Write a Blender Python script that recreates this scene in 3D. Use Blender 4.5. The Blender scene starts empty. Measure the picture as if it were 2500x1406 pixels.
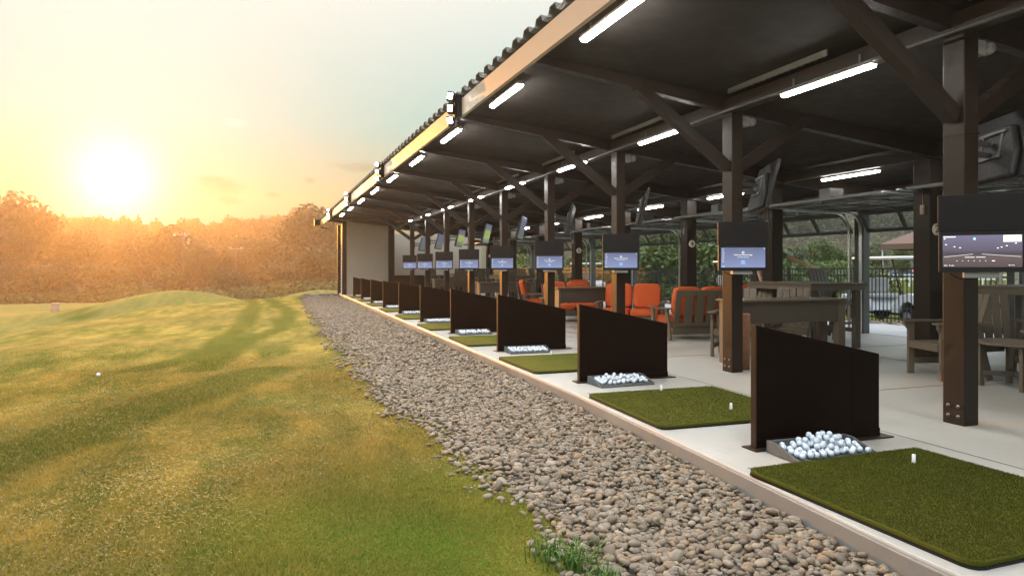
import bpy, bmesh, math, random
import numpy as np
from mathutils import Vector, Matrix, noise as mnoise
rad = math.radians
rnd = random.Random(7)
S = bpy.context.scene
COL = S.collection

# ------------------------------------------------------------------ camera
EYE = 1.35
YAW = math.atan(568 / 1640.0)
cam_d = bpy.data.cameras.new("camera")
cam = bpy.data.objects.new("camera", cam_d)
COL.objects.link(cam)
cam.location = (0, 0, EYE)
cam.rotation_euler = (rad(90), 0, -YAW)
cam_d.sensor_width = 36.0
cam_d.lens = 1640.0 / 2500.0 * 36.0
cam_d.shift_y = -(703 - 655) / 2500.0
cam_d.clip_start = 0.05
cam_d.clip_end = 3000
S.camera = cam
FW = np.array([math.sin(YAW), math.cos(YAW)])
RT = np.array([math.cos(YAW), -math.sin(YAW)])

def at(u, depth, z=0.0):
    """world point at photo column u and distance `depth` along the view"""
    p = FW * depth + RT * ((u - 1250) / 1640.0 * depth)
    return Vector((float(p[0]), float(p[1]), z))

# ------------------------------------------------------------------ sky, sun, exposure
SUN_U, SUN_V = 282, 442
d = FW + RT * ((SUN_U - 1250) / 1640.0)
sdir = Vector((float(d[0]), float(d[1]), (655 - SUN_V) / 1640.0)).normalized()
SUN_EL = math.asin(sdir.z)
SUN_AZ = math.atan2(sdir.x, sdir.y)

S.view_settings.view_transform = 'Standard'
S.view_settings.look = 'None'
S.view_settings.gamma = 1.0
S.view_settings.use_curve_mapping = False
S.view_settings.exposure = 1.8

W = bpy.data.worlds.new("World")
S.world = W
W.use_nodes = True
wn, wl = W.node_tree.nodes, W.node_tree.links
wn.clear()
def wnode(t, **k):
    n = wn.new(t)
    for a, b in k.items():
        setattr(n, a, b)
    return n
def wmath(op, a, b=None, clamp=False):
    n = wn.new('ShaderNodeMath'); n.operation = op; n.use_clamp = clamp
    for i, v in enumerate((a, b)):
        if v is None: continue
        if isinstance(v, (int, float)): n.inputs[i].default_value = v
        else: wl.new(v, n.inputs[i])
    return n.outputs[0]
w_out = wnode('ShaderNodeOutputWorld')
sky = wnode('ShaderNodeTexSky', sky_type='NISHITA', sun_disc=False)
sky.sun_elevation = SUN_EL
sky.sun_rotation = SUN_AZ
sky.air_density = 1.3
sky.dust_density = 3.0
sky.ozone_density = 1.0
bg_sky = wnode('ShaderNodeBackground')
bg_sky.inputs['Strength'].default_value = 0.05
# the aureole is held back so that the low sun does not outshine the rest of the sky a hundredfold
den = wnode('ShaderNodeVectorMath', operation='MULTIPLY_ADD'); wl.new(sky.outputs[0], den.inputs[0])
den.inputs[1].default_value = (1.0, 1.0, 1.0); den.inputs[2].default_value = (1, 1, 1)
dv = wnode('ShaderNodeVectorMath', operation='DIVIDE'); wl.new(sky.outputs[0], dv.inputs[0]); wl.new(den.outputs[0], dv.inputs[1])
wl.new(dv.outputs[0], bg_sky.inputs['Color'])
# thin pale veil, with the glare round the low sun and a few grey clouds
tc = wnode('ShaderNodeTexCoord')
sep = wnode('ShaderNodeSeparateXYZ')
wl.new(tc.outputs['Generated'], sep.inputs[0])
dot = wnode('ShaderNodeVectorMath', operation='DOT_PRODUCT')
wl.new(tc.outputs['Generated'], dot.inputs[0])
dot.inputs[1].default_value = sdir
cosang = dot.outputs['Value']
one_m = wmath('SUBTRACT', 1.0, cosang)
g1 = wmath('POWER', 2.718, wmath('MULTIPLY', one_m, -900.0))     # tight glare
g2 = wmath('POWER', 2.718, wmath('MULTIPLY', one_m, -60.0))      # wide glare
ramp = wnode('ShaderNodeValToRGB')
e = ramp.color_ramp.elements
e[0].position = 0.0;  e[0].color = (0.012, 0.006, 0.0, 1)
e[1].position = 1.0;  e[1].color = (0.74, 0.80, 0.88, 1)  # upper sky, out of view, brightened to light slab, gravel and grass
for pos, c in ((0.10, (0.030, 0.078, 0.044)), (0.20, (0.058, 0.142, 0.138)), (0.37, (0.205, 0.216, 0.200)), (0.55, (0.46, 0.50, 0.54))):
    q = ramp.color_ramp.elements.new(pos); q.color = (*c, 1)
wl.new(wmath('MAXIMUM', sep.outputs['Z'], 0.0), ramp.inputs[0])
# clouds: a few small grey banks low in the sky, each a soft ragged patch in its own direction
nz = wnode('ShaderNodeTexNoise'); nz.inputs['Scale'].default_value = 22.0; nz.inputs['Detail'].default_value = 7.0; nz.inputs['Roughness'].default_value = 0.6
mp = wnode('ShaderNodeMapping'); mp.inputs['Scale'].default_value = (1, 1, 2.2); wl.new(tc.outputs['Generated'], mp.inputs[0]); wl.new(mp.outputs[0], nz.inputs['Vector'])
cloud = None
for cu_, cv_, su_, sv_, amt in ((848, 408, 85, 24, 0.75), (530, 455, 95, 40, 0.60), (755, 442, 22, 14, 0.6), (665, 478, 40, 14, 0.6), (560, 492, 60, 16, 0.5), (575, 300, 40, 16, -0.3)):
    q = FW + RT * ((cu_ - 1250) / 1640.0); cdir = Vector((float(q[0]), float(q[1]), (655 - cv_) / 1640.0)).normalized()
    ex = Vector((cdir.y, -cdir.x, 0)).normalized(); ey = ex.cross(cdir)
    rr2 = None
    for ax_, sz in ((ex, su_ / 1900.0), (ey, sv_ / 1900.0)):
        dn_ = wnode('ShaderNodeVectorMath', operation='DOT_PRODUCT'); wl.new(tc.outputs['Generated'], dn_.inputs[0]); dn_.inputs[1].default_value = ax_ * (1.0 / sz)
        t2 = wmath('MULTIPLY', dn_.outputs['Value'], dn_.outputs['Value']); rr2 = t2 if rr2 is None else wmath('ADD', rr2, t2)
    fr_ = wnode('ShaderNodeMapRange'); wl.new(wmath('ADD', rr2, wmath('MULTIPLY', nz.outputs[0], 2.4)), fr_.inputs[0])
    fr_.inputs[1].default_value = 1.75; fr_.inputs[2].default_value = 0.95; fr_.inputs[3].default_value = 0.0; fr_.inputs[4].default_value = amt * 0.7
    front = wmath('GREATER_THAN', cosang, 0.2)
    m_ = wmath('MULTIPLY', fr_.outputs[0], front)
    cloud = m_ if cloud is None else wmath('ADD', cloud, m_)
dim = wmath('SUBTRACT', 1.0, cloud)
wl.new(wmath('MULTIPLY', dim, 0.05), bg_sky.inputs['Strength'])
def wadd(col_a, fac, col):
    n = wn.new('ShaderNodeMix'); n.data_type = 'RGBA'; n.blend_type = 'ADD'; n.clamp_factor = False
    wl.new(fac, n.inputs[0]); wl.new(col_a, n.inputs[6]); n.inputs[7].default_value = (*col, 1)
    return n.outputs[2]
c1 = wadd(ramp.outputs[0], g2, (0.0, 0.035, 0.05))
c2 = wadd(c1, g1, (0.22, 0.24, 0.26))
# added fill: unseen sky behind the camera brightened to light the far trees
back = wnode('ShaderNodeMapRange'); wl.new(cosang, back.inputs[0])
back.inputs[1].default_value = 0.35; back.inputs[2].default_value = -0.75; back.inputs[3].default_value = 0.0; back.inputs[4].default_value = 1.0
c2 = wadd(c2, back.outputs[0], (0.10, 0.11, 0.12))
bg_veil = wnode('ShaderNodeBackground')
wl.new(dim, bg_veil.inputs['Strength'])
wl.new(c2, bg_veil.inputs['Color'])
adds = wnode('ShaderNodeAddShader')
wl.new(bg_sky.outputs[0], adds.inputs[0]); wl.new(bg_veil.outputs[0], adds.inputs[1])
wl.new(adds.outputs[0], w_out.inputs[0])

sun_d = bpy.data.lights.new("sun", 'SUN')
sun_d.energy = 1.35
sun_d.angle = rad(0.8)
sun_d.color = (1.0, 0.385, 0.06)
sun = bpy.data.objects.new("sun", sun_d)
COL.objects.link(sun)
sun.rotation_euler = (-sdir).to_track_quat('-Z', 'Y').to_euler()

S.cycles.use_denoising = True
S.cycles.max_bounces = 7
S.cycles.diffuse_bounces = 3
S.cycles.glossy_bounces = 3
S.cycles.transmission_bounces = 4
S.cycles.transparent_max_bounces = 12
S.cycles.volume_bounces = 0
S.cycles.sample_clamp_indirect = 4.0
S.cycles.caustics_reflective = False
S.cycles.caustics_refractive = False

# ------------------------------------------------------------------ materials
class Mat:
    def __init__(s, name):
        s.m = bpy.data.materials.new(name); s.m.use_nodes = True
        s.nt = s.m.node_tree; s.n = s.nt.nodes; s.l = s.nt.links
        s.b = s.n['Principled BSDF']
    def node(s, t, **k):
        x = s.n.new(t)
        for a, v in k.items(): setattr(x, a, v)
        return x
    def coord(s, kind='Object', scale=(1, 1, 1)):
        if kind == 'World':
            g = s.node('ShaderNodeNewGeometry'); src = g.outputs['Position']
        else:
            t = s.node('ShaderNodeTexCoord'); src = t.outputs[kind]
        mpn = s.node('ShaderNodeMapping'); mpn.inputs['Scale'].default_value = scale
        s.l.new(src, mpn.inputs[0])
        return mpn.outputs[0]
    def noise(s, vec, scale, detail=4, rough=0.55):
        x = s.node('ShaderNodeTexNoise'); x.inputs['Scale'].default_value = scale
        x.inputs['Detail'].default_value = detail; x.inputs['Roughness'].default_value = rough
        s.l.new(vec, x.inputs['Vector'])
        return x.outputs[0]
    def ramp(s, fac, stops, interp='LINEAR'):
        x = s.node('ShaderNodeValToRGB'); x.color_ramp.interpolation = interp
        el = x.color_ramp.elements
        while len(el) < len(stops): el.new(0.5)
        for k, (p, c) in enumerate(stops):
            el[k].position = p
            el[k].color = (*c, 1) if not isinstance(c, (int, float)) else (c, c, c, 1)
        s.l.new(fac, x.inputs[0])
        return x.outputs[0]
    def mix(s, fac, a, b, blend='MIX'):
        x = s.node('ShaderNodeMix', data_type='RGBA', blend_type=blend)
        for v, i in ((fac, 0), (a, 6), (b, 7)):
            if isinstance(v, (int, float)): x.inputs[i].default_value = v
            elif isinstance(v, tuple): x.inputs[i].default_value = (*v, 1)
            else: s.l.new(v, x.inputs[i])
        return x.outputs[2]
    def base(s, v):
        if isinstance(v, tuple): s.b.inputs['Base Color'].default_value = (*v, 1)
        else: s.l.new(v, s.b.inputs['Base Color'])
    def rough(s, v):
        if isinstance(v, (int, float)): s.b.inputs['Roughness'].default_value = v
        else: s.l.new(v, s.b.inputs['Roughness'])
    def metal(s, v): s.b.inputs['Metallic'].default_value = v
    def spec(s, v): s.b.inputs['Specular IOR Level'].default_value = v
    def bump(s, h, strength=0.3, dist=0.01):
        x = s.node('ShaderNodeBump'); x.inputs['Strength'].default_value = strength
        x.inputs['Distance'].default_value = dist
        s.l.new(h, x.inputs['Height']); s.l.new(x.outputs[0], s.b.inputs['Normal'])

def painted(name, c, rough=0.5, var=0.25, scale=6, metal=0.0, spec=0.5, bump=0.0):
    M = Mat(name)
    v = M.coord('World')
    n = M.noise(v, scale, 5)
    M.base(M.mix(n, tuple(x * (1 - var) for x in c), tuple(min(1, x * (1 + var)) for x in c)))
    n2 = M.noise(v, scale * 4, 4)
    M.rough(M.ramp(n2, [(0.3, max(0.05, rough - 0.12)), (0.7, min(1, rough + 0.12))]))
    M.metal(metal); M.spec(spec)
    if bump: M.bump(M.noise(v, scale * 30, 2), bump, 0.003)
    return M.m
def emit(name, c, s, base=(0, 0, 0), rough=0.2):
    M = Mat(name); M.base(base); M.rough(rough)
    M.b.inputs['Emission Color'].default_value = (*c, 1); M.b.inputs['Emission Strength'].default_value = s
    return M.m

steel = painted("bronze_painted_steel", (0.024, 0.016, 0.0115), 0.45, 0.14, 3, 0.0, 0.18)
divider_m = painted("brown_divider_sheet", (0.009, 0.0045, 0.003), 0.5, 0.18, 2.5, 0.0, 0.06)
ceil_m = painted("dark_roof_lining", (0.032, 0.028, 0.025), 0.8, 0.05, 1.2, 0.0, 0.08)
fascia_m = painted("tan_fascia_metal", (0.52, 0.385, 0.285), 0.5, 0.08, 2)
roof_m = painted("grey_roof_sheet", (0.17, 0.17, 0.165), 0.75, 0.1, 3, 0.0, 0.1)
tanwall_m = painted("tan_wall_panel", (0.42, 0.37, 0.30), 0.7, 0.06, 1.5)
galv = painted("galvanised_track", (0.50, 0.52, 0.52), 0.35, 0.15, 9, 0.85)
alu_dark = painted("dark_aluminium", (0.085, 0.085, 0.082), 0.4, 0.15, 6, 0.35)
blackm = painted("black_plastic", (0.011, 0.011, 0.012), 0.42, 0.2, 8, 0.0, 0.25)
blackmat = painted("black_matte_panel", (0.012, 0.011, 0.012), 0.6, 0.2, 3, 0.0, 0.15)
greyplast = painted("grey_plastic", (0.22, 0.215, 0.20), 0.5, 0.1, 8)
rubber = painted("tray_rubber", (0.10, 0.105, 0.105), 0.7, 0.25, 14)
white_m = painted("white_paint", (0.78, 0.78, 0.77), 0.4, 0.05, 5)
fence_m = painted("black_fence_metal", (0.012, 0.012, 0.013), 0.45, 0.2, 4)
ballm = painted("white_ball_cover", (0.74, 0.80, 0.88), 0.3, 0.04, 40)
lamp_m = emit("lit_tube", (1.0, 0.97, 0.92), 32.0)
lamp_eave = emit("lit_tube_eave", (1.0, 0.97, 0.92), 58.0)
flood_m = emit("lit_flood_lens", (1.0, 0.97, 0.92), 9.0)
cartw = painted("cart_white_body", (0.72, 0.75, 0.80), 0.25, 0.03, 3)
cushion = Mat("orange_cushion_fabric")
v = cushion.coord('World'); cushion.base(cushion.mix(cushion.noise(v, 5), (0.56, 0.080, 0.013), (0.66, 0.115, 0.022)))
cushion.rough(0.85); cushion.bump(cushion.noise(v, 260, 2), 0.25, 0.002); cushion = cushion.m
def lumber(name, a, b):
    M = Mat(name); v = M.coord('Object', (1, 1, 1))
    v2 = M.coord('Object', (14, 14, 2.0)); g = M.noise(v2, 6, 5)
    M.base(M.mix(g, a, b)); M.rough(0.55); M.bump(g, 0.12, 0.003)
    return M.m
wood = lumber("brown_poly_lumber", (0.098, 0.073, 0.050), (0.160, 0.122, 0.084))
wood_d = lumber("dark_poly_lumber", (0.060, 0.046, 0.034), (0.095, 0.074, 0.055))

def concrete(name, a, b, dark=(0.25, 0.24, 0.22)):
    M = Mat(name); v = M.coord('World')
    n1 = M.noise(v, 0.55, 6, 0.6); n2 = M.noise(v, 9, 5, 0.6)
    c = M.mix(M.ramp(n1, [(0.32, 0.0), (0.68, 1.0)]), a, b)
    c = M.mix(M.ramp(n2, [(0.58, 0.0), (0.80, 0.35)]), c, dark)
    v3 = M.coord('World', (0.35, 1.6, 1)); n3 = M.noise(v3, 1.4, 5, 0.65)
    c = M.mix(M.ramp(n3, [(0.50, 0.0), (0.75, 0.42)]), c, (0.46, 0.36, 0.24))
    c = M.mix(M.ramp(M.noise(v, 2.3, 7, 0.7), [(0.56, 0.0), (0.74, 0.38)]), c, dark)
    c = M.mix(M.ramp(M.noise(v, 26, 3, 0.5), [(0.69, 0.0), (0.74, 0.5)]), c, (0.16, 0.15, 0.13))
    M.base(c)
    M.rough(M.ramp(n1, [(0.35, 0.38), (0.7, 0.62)]))
    M.bump(M.noise(v, 60, 4), 0.12, 0.004)
    return M.m
slab_m = concrete("slab_concrete", (0.335, 0.322, 0.29), (0.45, 0.44, 0.405))
kerb_m = concrete("kerb_concrete", (0.21, 0.20, 0.185), (0.30, 0.285, 0.262))
walk_m = concrete("walk_concrete", (0.42, 0.43, 0.43), (0.50, 0.51, 0.51))

# turf mat
M = Mat("mat_turf"); v = M.coord('World')
n1 = M.noise(v, 260, 3, 0.7); n2 = M.noise(v, 3.5, 5, 0.6); n3 = M.noise(v, 55, 3, 0.6)
c = M.mix(n1, (0.046, 0.055, 0.004), (0.150, 0.158, 0.014))
c = M.mix(M.ramp(n2, [(0.35, 0.0), (0.7, 0.7)]), c, (0.085, 0.080, 0.012))
c = M.mix(M.ramp(n3, [(0.62, 0.0), (0.80, 0.5)]), c, (0.16, 0.145, 0.035))
M.base(c); M.rough(0.9); M.spec(0.15); M.bump(n1, 0.9, 0.012)
turf_m = M.m

def grass_color(M, sat=1.0):
    v = M.coord('World')
    big = M.noise(v, 0.16, 5, 0.6)
    v2 = M.coord('World', (1.7, 0.45, 1)); mid = M.noise(v2, 0.9, 6, 0.62)
    fine = M.noise(v, 38, 3, 0.7)
    c = M.mix(M.ramp(mid, [(0.36, 0.0), (0.62, 1.0)]), (0.095, 0.118, 0.013), (0.365, 0.275, 0.062))
    c = M.mix(M.ramp(big, [(0.40, 0.0), (0.66, 0.75)]), c, (0.190, 0.130, 0.040))
    c = M.mix(M.ramp(M.noise(v, 2.6, 4, 0.6), [(0.50, 0.0), (0.68, 0.75)]), c, (0.070, 0.115, 0.016))
    c = M.mix(M.ramp(fine, [(0.3, 0.40), (0.7, 0.0)]), c, (0.040, 0.040, 0.012))
    # the greener corner by the stones, in front of the camera
    g = M.node('ShaderNodeNewGeometry')
    dist = M.node('ShaderNodeVectorMath', operation='DISTANCE'); M.l.new(g.outputs['Position'], dist.inputs[0])
    dist.inputs[1].default_value = (0.75, 3.7, -0.15)
    wob = M.node('ShaderNodeMath', operation='MULTIPLY_ADD'); M.l.new(M.noise(v, 1.3, 5, 0.65), wob.inputs[0])
    wob.inputs[1].default_value = 2.4; M.l.new(dist.outputs['Value'], wob.inputs[2])
    lush = M.ramp(M.mapr(wob.outputs[0], 1.3, 3.2), [(0.0, 0.85), (1.0, 0.0)])
    c = M.mix(lush, c, M.mix(fine, (0.036, 0.092, 0.005), (0.085, 0.165, 0.012)))
    fw = M.n.new('ShaderNodeAttribute'); fw.attribute_name = 'fairway'
    c = M.mix(fw.outputs['Fac'], c, M.mix(mid, (0.095, 0.115, 0.020), (0.235, 0.190, 0.062)))
    # wheel tracks worn green across the bench
    tr = M.n.new('ShaderNodeAttribute'); tr.attribute_name = 'track'
    c = M.mix(tr.outputs['Fac'], c, (0.050, 0.074, 0.005))
    c = M.mix(1.0, c, (1.16, 1.14, 1.08), 'MULTIPLY')
    return c, fine
def mapr(s, val, a, b):
    x = s.node('ShaderNodeMapRange'); s.l.new(val, x.inputs[0]); x.inputs[1].default_value = a; x.inputs[2].default_value = b
    return x.outputs[0]
Mat.mapr = mapr
M = Mat("grass_turf"); c, fine = grass_color(M); M.base(c); M.rough(0.95); M.spec(0.1)
vb = M.coord('World', (1.5, 0.6, 1)); hh = M.mix(0.5, M.noise(vb, 7, 6, 0.7), fine)
M.bump(hh, 0.9, 0.05)
grass_m = M.m
M = Mat("grass_blades"); c, fine = grass_color(M)
g = M.node('ShaderNodeNewGeometry')
c = M.mix(M.ramp(g.outputs['Random Per Island'], [(0.0, 0.0), (1.0, 0.55)]), c, (0.30, 0.24, 0.075))
c = M.mix(1.0, c, (1.45, 1.35, 1.25), 'MULTIPLY')
M.base(c); M.rough(0.7); M.spec(0.2)
tl = M.node('ShaderNodeBsdfTranslucent'); M.l.new(c, tl.inputs[0])
ms = M.node('ShaderNodeMixShader'); ms.inputs[0].default_value = 0.45
M.l.new(M.b.outputs[0], ms.inputs[1]); M.l.new(tl.outputs[0], ms.inputs[2]); M.l.new(ms.outputs[0], M.n['Material Output'].inputs[0])
blade_m = M.m

M = Mat("river_stone"); v = M.coord('World'); g = M.node('ShaderNodeNewGeometry')
c = M.ramp(g.outputs['Random Per Island'], [(0.0, (0.15, 0.108, 0.072)), (0.18, (0.215, 0.170, 0.122)), (0.36, (0.29, 0.235, 0.170)),
      (0.50, (0.17, 0.158, 0.138)), (0.62, (0.27, 0.190, 0.115)), (0.74, (0.35, 0.295, 0.225)), (0.86, (0.235, 0.215, 0.185)), (0.93, (0.31, 0.195, 0.095)), (1.0, (0.42, 0.385, 0.33))])
c = M.mix(M.ramp(M.noise(v, 70, 5, 0.65), [(0.35, 0.45), (0.65, 0.0)]), c, (0.15, 0.12, 0.09))
c = M.mix(1.0, c, (0.84, 0.785, 0.71), 'MULTIPLY')
M.base(c); M.rough(0.62); M.bump(M.noise(v, 160, 4), 0.15, 0.004)
stone_m = M.m
M = Mat("stone_bed"); v = M.coord('World'); vo = M.node('ShaderNodeTexVoronoi'); vo.inputs['Scale'].default_value = 17
M.l.new(v, vo.inputs['Vector'])
M.base(M.mix(vo.outputs['Color'], (0.10, 0.08, 0.06), (0.33, 0.28, 0.22))); M.rough(0.8)
iv = M.node('ShaderNodeMath', operation='SUBTRACT'); iv.inputs[0].default_value = 1; M.l.new(vo.outputs['Distance'], iv.inputs[1])
M.bump(iv.outputs[0], 1.0, 0.03); bed_m = M.m

def foliage(name, a, b, trans=0.08):
    M = Mat(name); g = M.node('ShaderNodeNewGeometry')
    v = M.coord('World'); n = M.noise(v, 0.45, 4)
    c = M.mix(M.ramp(g.outputs['Random Per Island'], [(0.0, 0.0), (1.0, 0.8)]), a, b)
    c = M.mix(M.ramp(n, [(0.4, 0.0), (0.7, 0.6)]), c, tuple(x * 1.35 for x in b))
    M.base(c); M.rough(0.6); M.spec(0.25)
    t = M.node('ShaderNodeBsdfTranslucent'); M.l.new(c, t.inputs[0])
    ms = M.node('ShaderNodeMixShader'); ms.inputs[0].default_value = trans
    out = M.n['Material Output']
    M.l.new(M.b.outputs[0], ms.inputs[1]); M.l.new(t.outputs[0], ms.inputs[2]); M.l.new(ms.outputs[0], out.inputs[0])
    return M.m
leaf_a = foliage("leaves_dark_green", (0.045, 0.070, 0.020), (0.080, 0.112, 0.032))
leaf_b = foliage("leaves_mid_green", (0.055, 0.090, 0.022), (0.095, 0.130, 0.034))
leaf_d = foliage("leaves_shadowed_far", (0.022, 0.030, 0.010), (0.042, 0.052, 0.016), 0.02)  # shade of the backlit trees put into a darker leaf colour
leaf_e = foliage("leaves_haze_paled", (0.075, 0.105, 0.050), (0.105, 0.130, 0.070))  # veil of haze over the far wood put into a paler green
leaf_c = foliage("leaves_olive", (0.060, 0.075, 0.020), (0.105, 0.115, 0.034))
bark = painted("bark", (0.085, 0.065, 0.05), 0.9, 0.3, 8)

M = Mat("door_glass"); M.base((0.55, 0.58, 0.60)); M.rough(0.05); M.b.inputs['Transmission Weight'].default_value = 1.0
M.b.inputs['IOR'].default_value = 1.02; glass_m = M.m

# ------------------------------------------------------------------ mesh helpers
class MB:
    def __init__(s): s.v = []; s.f = []; s.sm = []
    def add(s, vs, fs, smooth=False, mat=None):
        o = len(s.v)
        if mat is not None: vs = [mat @ Vector(p) for p in vs]
        s.v += [tuple(p) for p in vs]
        s.f += [[o + i for i in f] for f in fs]; s.sm += [smooth] * len(fs)
        return s
    def box(s, x0, x1, y0, y1, z0, z1, mat=None):
        vs = [(x0, y0, z0), (x1, y0, z0), (x1, y1, z0), (x0, y1, z0), (x0, y0, z1), (x1, y0, z1), (x1, y1, z1), (x0, y1, z1)]
        return s.add(vs, [(0, 3, 2, 1), (4, 5, 6, 7), (0, 1, 5, 4), (1, 2, 6, 5), (2, 3, 7, 6), (3, 0, 4, 7)], False, mat)
    def prism(s, poly, axis, a, b, mat=None):
        """extrude a 2-D outline along axis ('x','y','z') from a to b"""
        def p3(p, t):
            return {'x': (t, p[0], p[1]), 'y': (p[0], t, p[1]), 'z': (p[0], p[1], t)}[axis]
        n = len(poly)
        vs = [p3(p, a) for p in poly] + [p3(p, b) for p in poly]
        fs = [tuple(range(n))[::-1], tuple(range(n, 2 * n))] + [(i, (i + 1) % n, n + (i + 1) % n, n + i) for i in range(n)]
        return s.add(vs, fs, False, mat)
    def bar(s, p, q, w, h, up=(0, 0, 1)):
        p, q = Vector(p), Vector(q); dz = (q - p)
        L = dz.length; dz.normalize(); u = Vector(up)
        if abs(dz.dot(u)) > 0.98: u = Vector((0, 1, 0))
        a = dz.cross(u).normalized(); b = a.cross(dz).normalized()
        m = Matrix(((a.x, b.x, dz.x, p.x), (a.y, b.y, dz.y, p.y), (a.z, b.z, dz.z, p.z), (0, 0, 0, 1)))
        return s.box(-w / 2, w / 2, -h / 2, h / 2, 0, L, m)
    def tube(s, pts, r, n=8, caps=True):
        pts = [Vector(p) for p in pts]; m = len(pts); rs = r if isinstance(r, (list, tuple)) else [r] * m
        vs = []; prev = None
        for i, p in enumerate(pts):
            t = (pts[min(i + 1, m - 1)] - pts[max(i - 1, 0)]).normalized()
            if prev is None:
                u = Vector((0, 0, 1)) if abs(t.z) < 0.9 else Vector((1, 0, 0))
                a = t.cross(u).normalized()
            else:
                a = (prev - t * prev.dot(t)).normalized()
            prev = a; b = t.cross(a)
            for k in range(n):
                an = 2 * math.pi * k / n
                vs.append(p + (a * math.cos(an) + b * math.sin(an)) * rs[i])
        fs = []
        for i in range(m - 1):
            for k in range(n):
                k2 = (k + 1) % n
                fs.append((i * n + k, i * n + k2, (i + 1) * n + k2, (i + 1) * n + k))
        if caps: fs += [tuple(range(n))[::-1], tuple(range((m - 1) * n, m * n))]
        return s.add(vs, fs, True)
    def lathe(s, prof, n=24, mat=None):
        vs = []; fs = []; m = len(prof)
        for k in range(n):
            an = 2 * math.pi * k / n
            for r, z in prof: vs.append((r * math.cos(an), r * math.sin(an), z))
        for k in range(n):
            k2 = (k + 1) % n
            for i in range(m - 1): fs.append((k * m + i, k2 * m + i, k2 * m + i + 1, k * m + i + 1))
        return s.add(vs, fs, True, mat)
    def mesh(s, name, mat):
        me = bpy.data.meshes.new(name)
        me.from_pydata(s.v, [], s.f); me.materials.append(mat)
        me.polygons.foreach_set('use_smooth', s.sm)
        me.update(); return me
    def build(s, name, mat, parent=None, bevel=0.0):
        o = bpy.data.objects.new(name, s.mesh(name, mat)); COL.objects.link(o)
        if parent: o.parent = parent
        if bevel:
            b = o.modifiers.new('bevel', 'BEVEL'); b.width = bevel; b.segments = 2; b.limit_method = 'ANGLE'; b.angle_limit = rad(40)
            b.harden_normals = False
        return o
def raw_mesh(name, verts, faces, mat, smooth=False):
    """verts (N,3) array, faces (M,k) array"""
    me = bpy.data.meshes.new(name); verts = np.asarray(verts, dtype=np.float32); faces = np.asarray(faces, dtype=np.int32)
    k = faces.shape[1]
    me.vertices.add(len(verts)); me.vertices.foreach_set('co', verts.ravel())
    me.loops.add(faces.size); me.loops.foreach_set('vertex_index', faces.ravel())
    me.polygons.add(len(faces)); me.polygons.foreach_set('loop_start', np.arange(0, faces.size, k, dtype=np.int32))
    me.polygons.foreach_set('use_smooth', np.full(len(faces), smooth, dtype=bool))
    me.materials.append(mat); me.update(calc_edges=True); me.validate()
    return me
def put(name, me, parent=None):
    o = bpy.data.objects.new(name, me); COL.objects.link(o)
    if parent: o.parent = parent
    return o
def tag(o, label, cat, group=None, kind=None):
    if label: o['label'] = label
    if cat: o['category'] = cat
    if group: o['group'] = group
    if kind: o['kind'] = kind
    return o
def thing(name, label, cat, loc=(0, 0, 0), rz=0.0, group=None):
    o = bpy.data.objects.new(name, None); COL.objects.link(o); o.empty_display_size = 0.2
    o.location = loc; o.rotation_euler = (0, 0, rz)
    return tag(o, label, cat, group)
def struct(o):
    o['kind'] = 'structure'; return o
def copy_tree(o, parent=None):
    c = o.copy(); COL.objects.link(c)
    if parent: c.parent = parent
    for ch in list(o.children): copy_tree(ch, c)
    return c
def again(first, loc, rz, label, group=None):
    c = copy_tree(first); c.location = loc; c.rotation_euler = (0, 0, rz); c['label'] = label
    if group: c['group'] = group
    return c
def text(body, size, parent, loc, rot, mat, name='lettering', align='CENTER', extrude=0.0):
    cu = bpy.data.curves.new(name, 'FONT'); cu.body = body; cu.size = size; cu.align_x = align; cu.align_y = 'CENTER'
    cu.extrude = extrude; cu.materials.append(mat)
    tmp = bpy.data.objects.new(name, cu); COL.objects.link(tmp)
    me = bpy.data.meshes.new_from_object(tmp.evaluated_get(bpy.context.evaluated_depsgraph_get()))
    bpy.data.objects.remove(tmp); bpy.data.curves.remove(cu)
    me.name = name
    if not me.materials: me.materials.append(mat)
    o = bpy.data.objects.new(name, me); COL.objects.link(o); o.parent = parent; o.location = loc; o.rotation_euler = rot
    return o

ORD = ['nearest', 'second', 'third', 'fourth', 'fifth', 'sixth', 'seventh', 'eighth', 'ninth', 'farthest']
NB = 10
YB = [4.15 + 3.1 * n + 0.012 * n * n for n in range(NB)]   # bay lines
YE = 35.2                                                # end wall
def skew(y): return -0.018 * (max(y, -2.0) - 5.0)                    # the eave runs slightly out of true
def slab_x(y): return float(np.interp(y, [-18, 2.4, 3.7, 6.6, 45], [2.62, 2.83, 2.90, 3.02, 3.04]))

# ------------------------------------------------------------------ terrain
crest = [(-6.3, -30), (-6.3, 21.2), (-6.1, 25.3), (-5.4, 30), (-3.6, 35.5), (-1.5, 37.5), (3.5, 38.5), (40, 38.5)]
cx = np.array([p[0] for p in crest]); cy = np.array([p[1] for p in crest])
def crest_dist(x, y):
    """signed distance outside the bench (positive = beyond the crest)"""
    best = None
    for i in range(len(crest) - 1):
        ax, ay = crest[i]; bx, by = crest[i + 1]
        dx, dy = bx - ax, by - ay; L2 = dx * dx + dy * dy
        t = np.clip(((x - ax) * dx + (y - ay) * dy) / L2, 0, 1)
        px, py = ax + t * dx, ay + t * dy
        dd = np.hypot(x - px, y - py)
        cr_ = dx * (y - ay) - dy * (x - ax)
        sg = np.where(cr_ > 0, 1.0, -1.0)
        sd = dd * sg
        best = sd if best is None else np.where(dd < np.abs(best) - 1e-9, sd, best)
    return best
def sstep(t):
    t = np.clip(t, 0, 1); return t * t * (3 - 2 * t)
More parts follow.
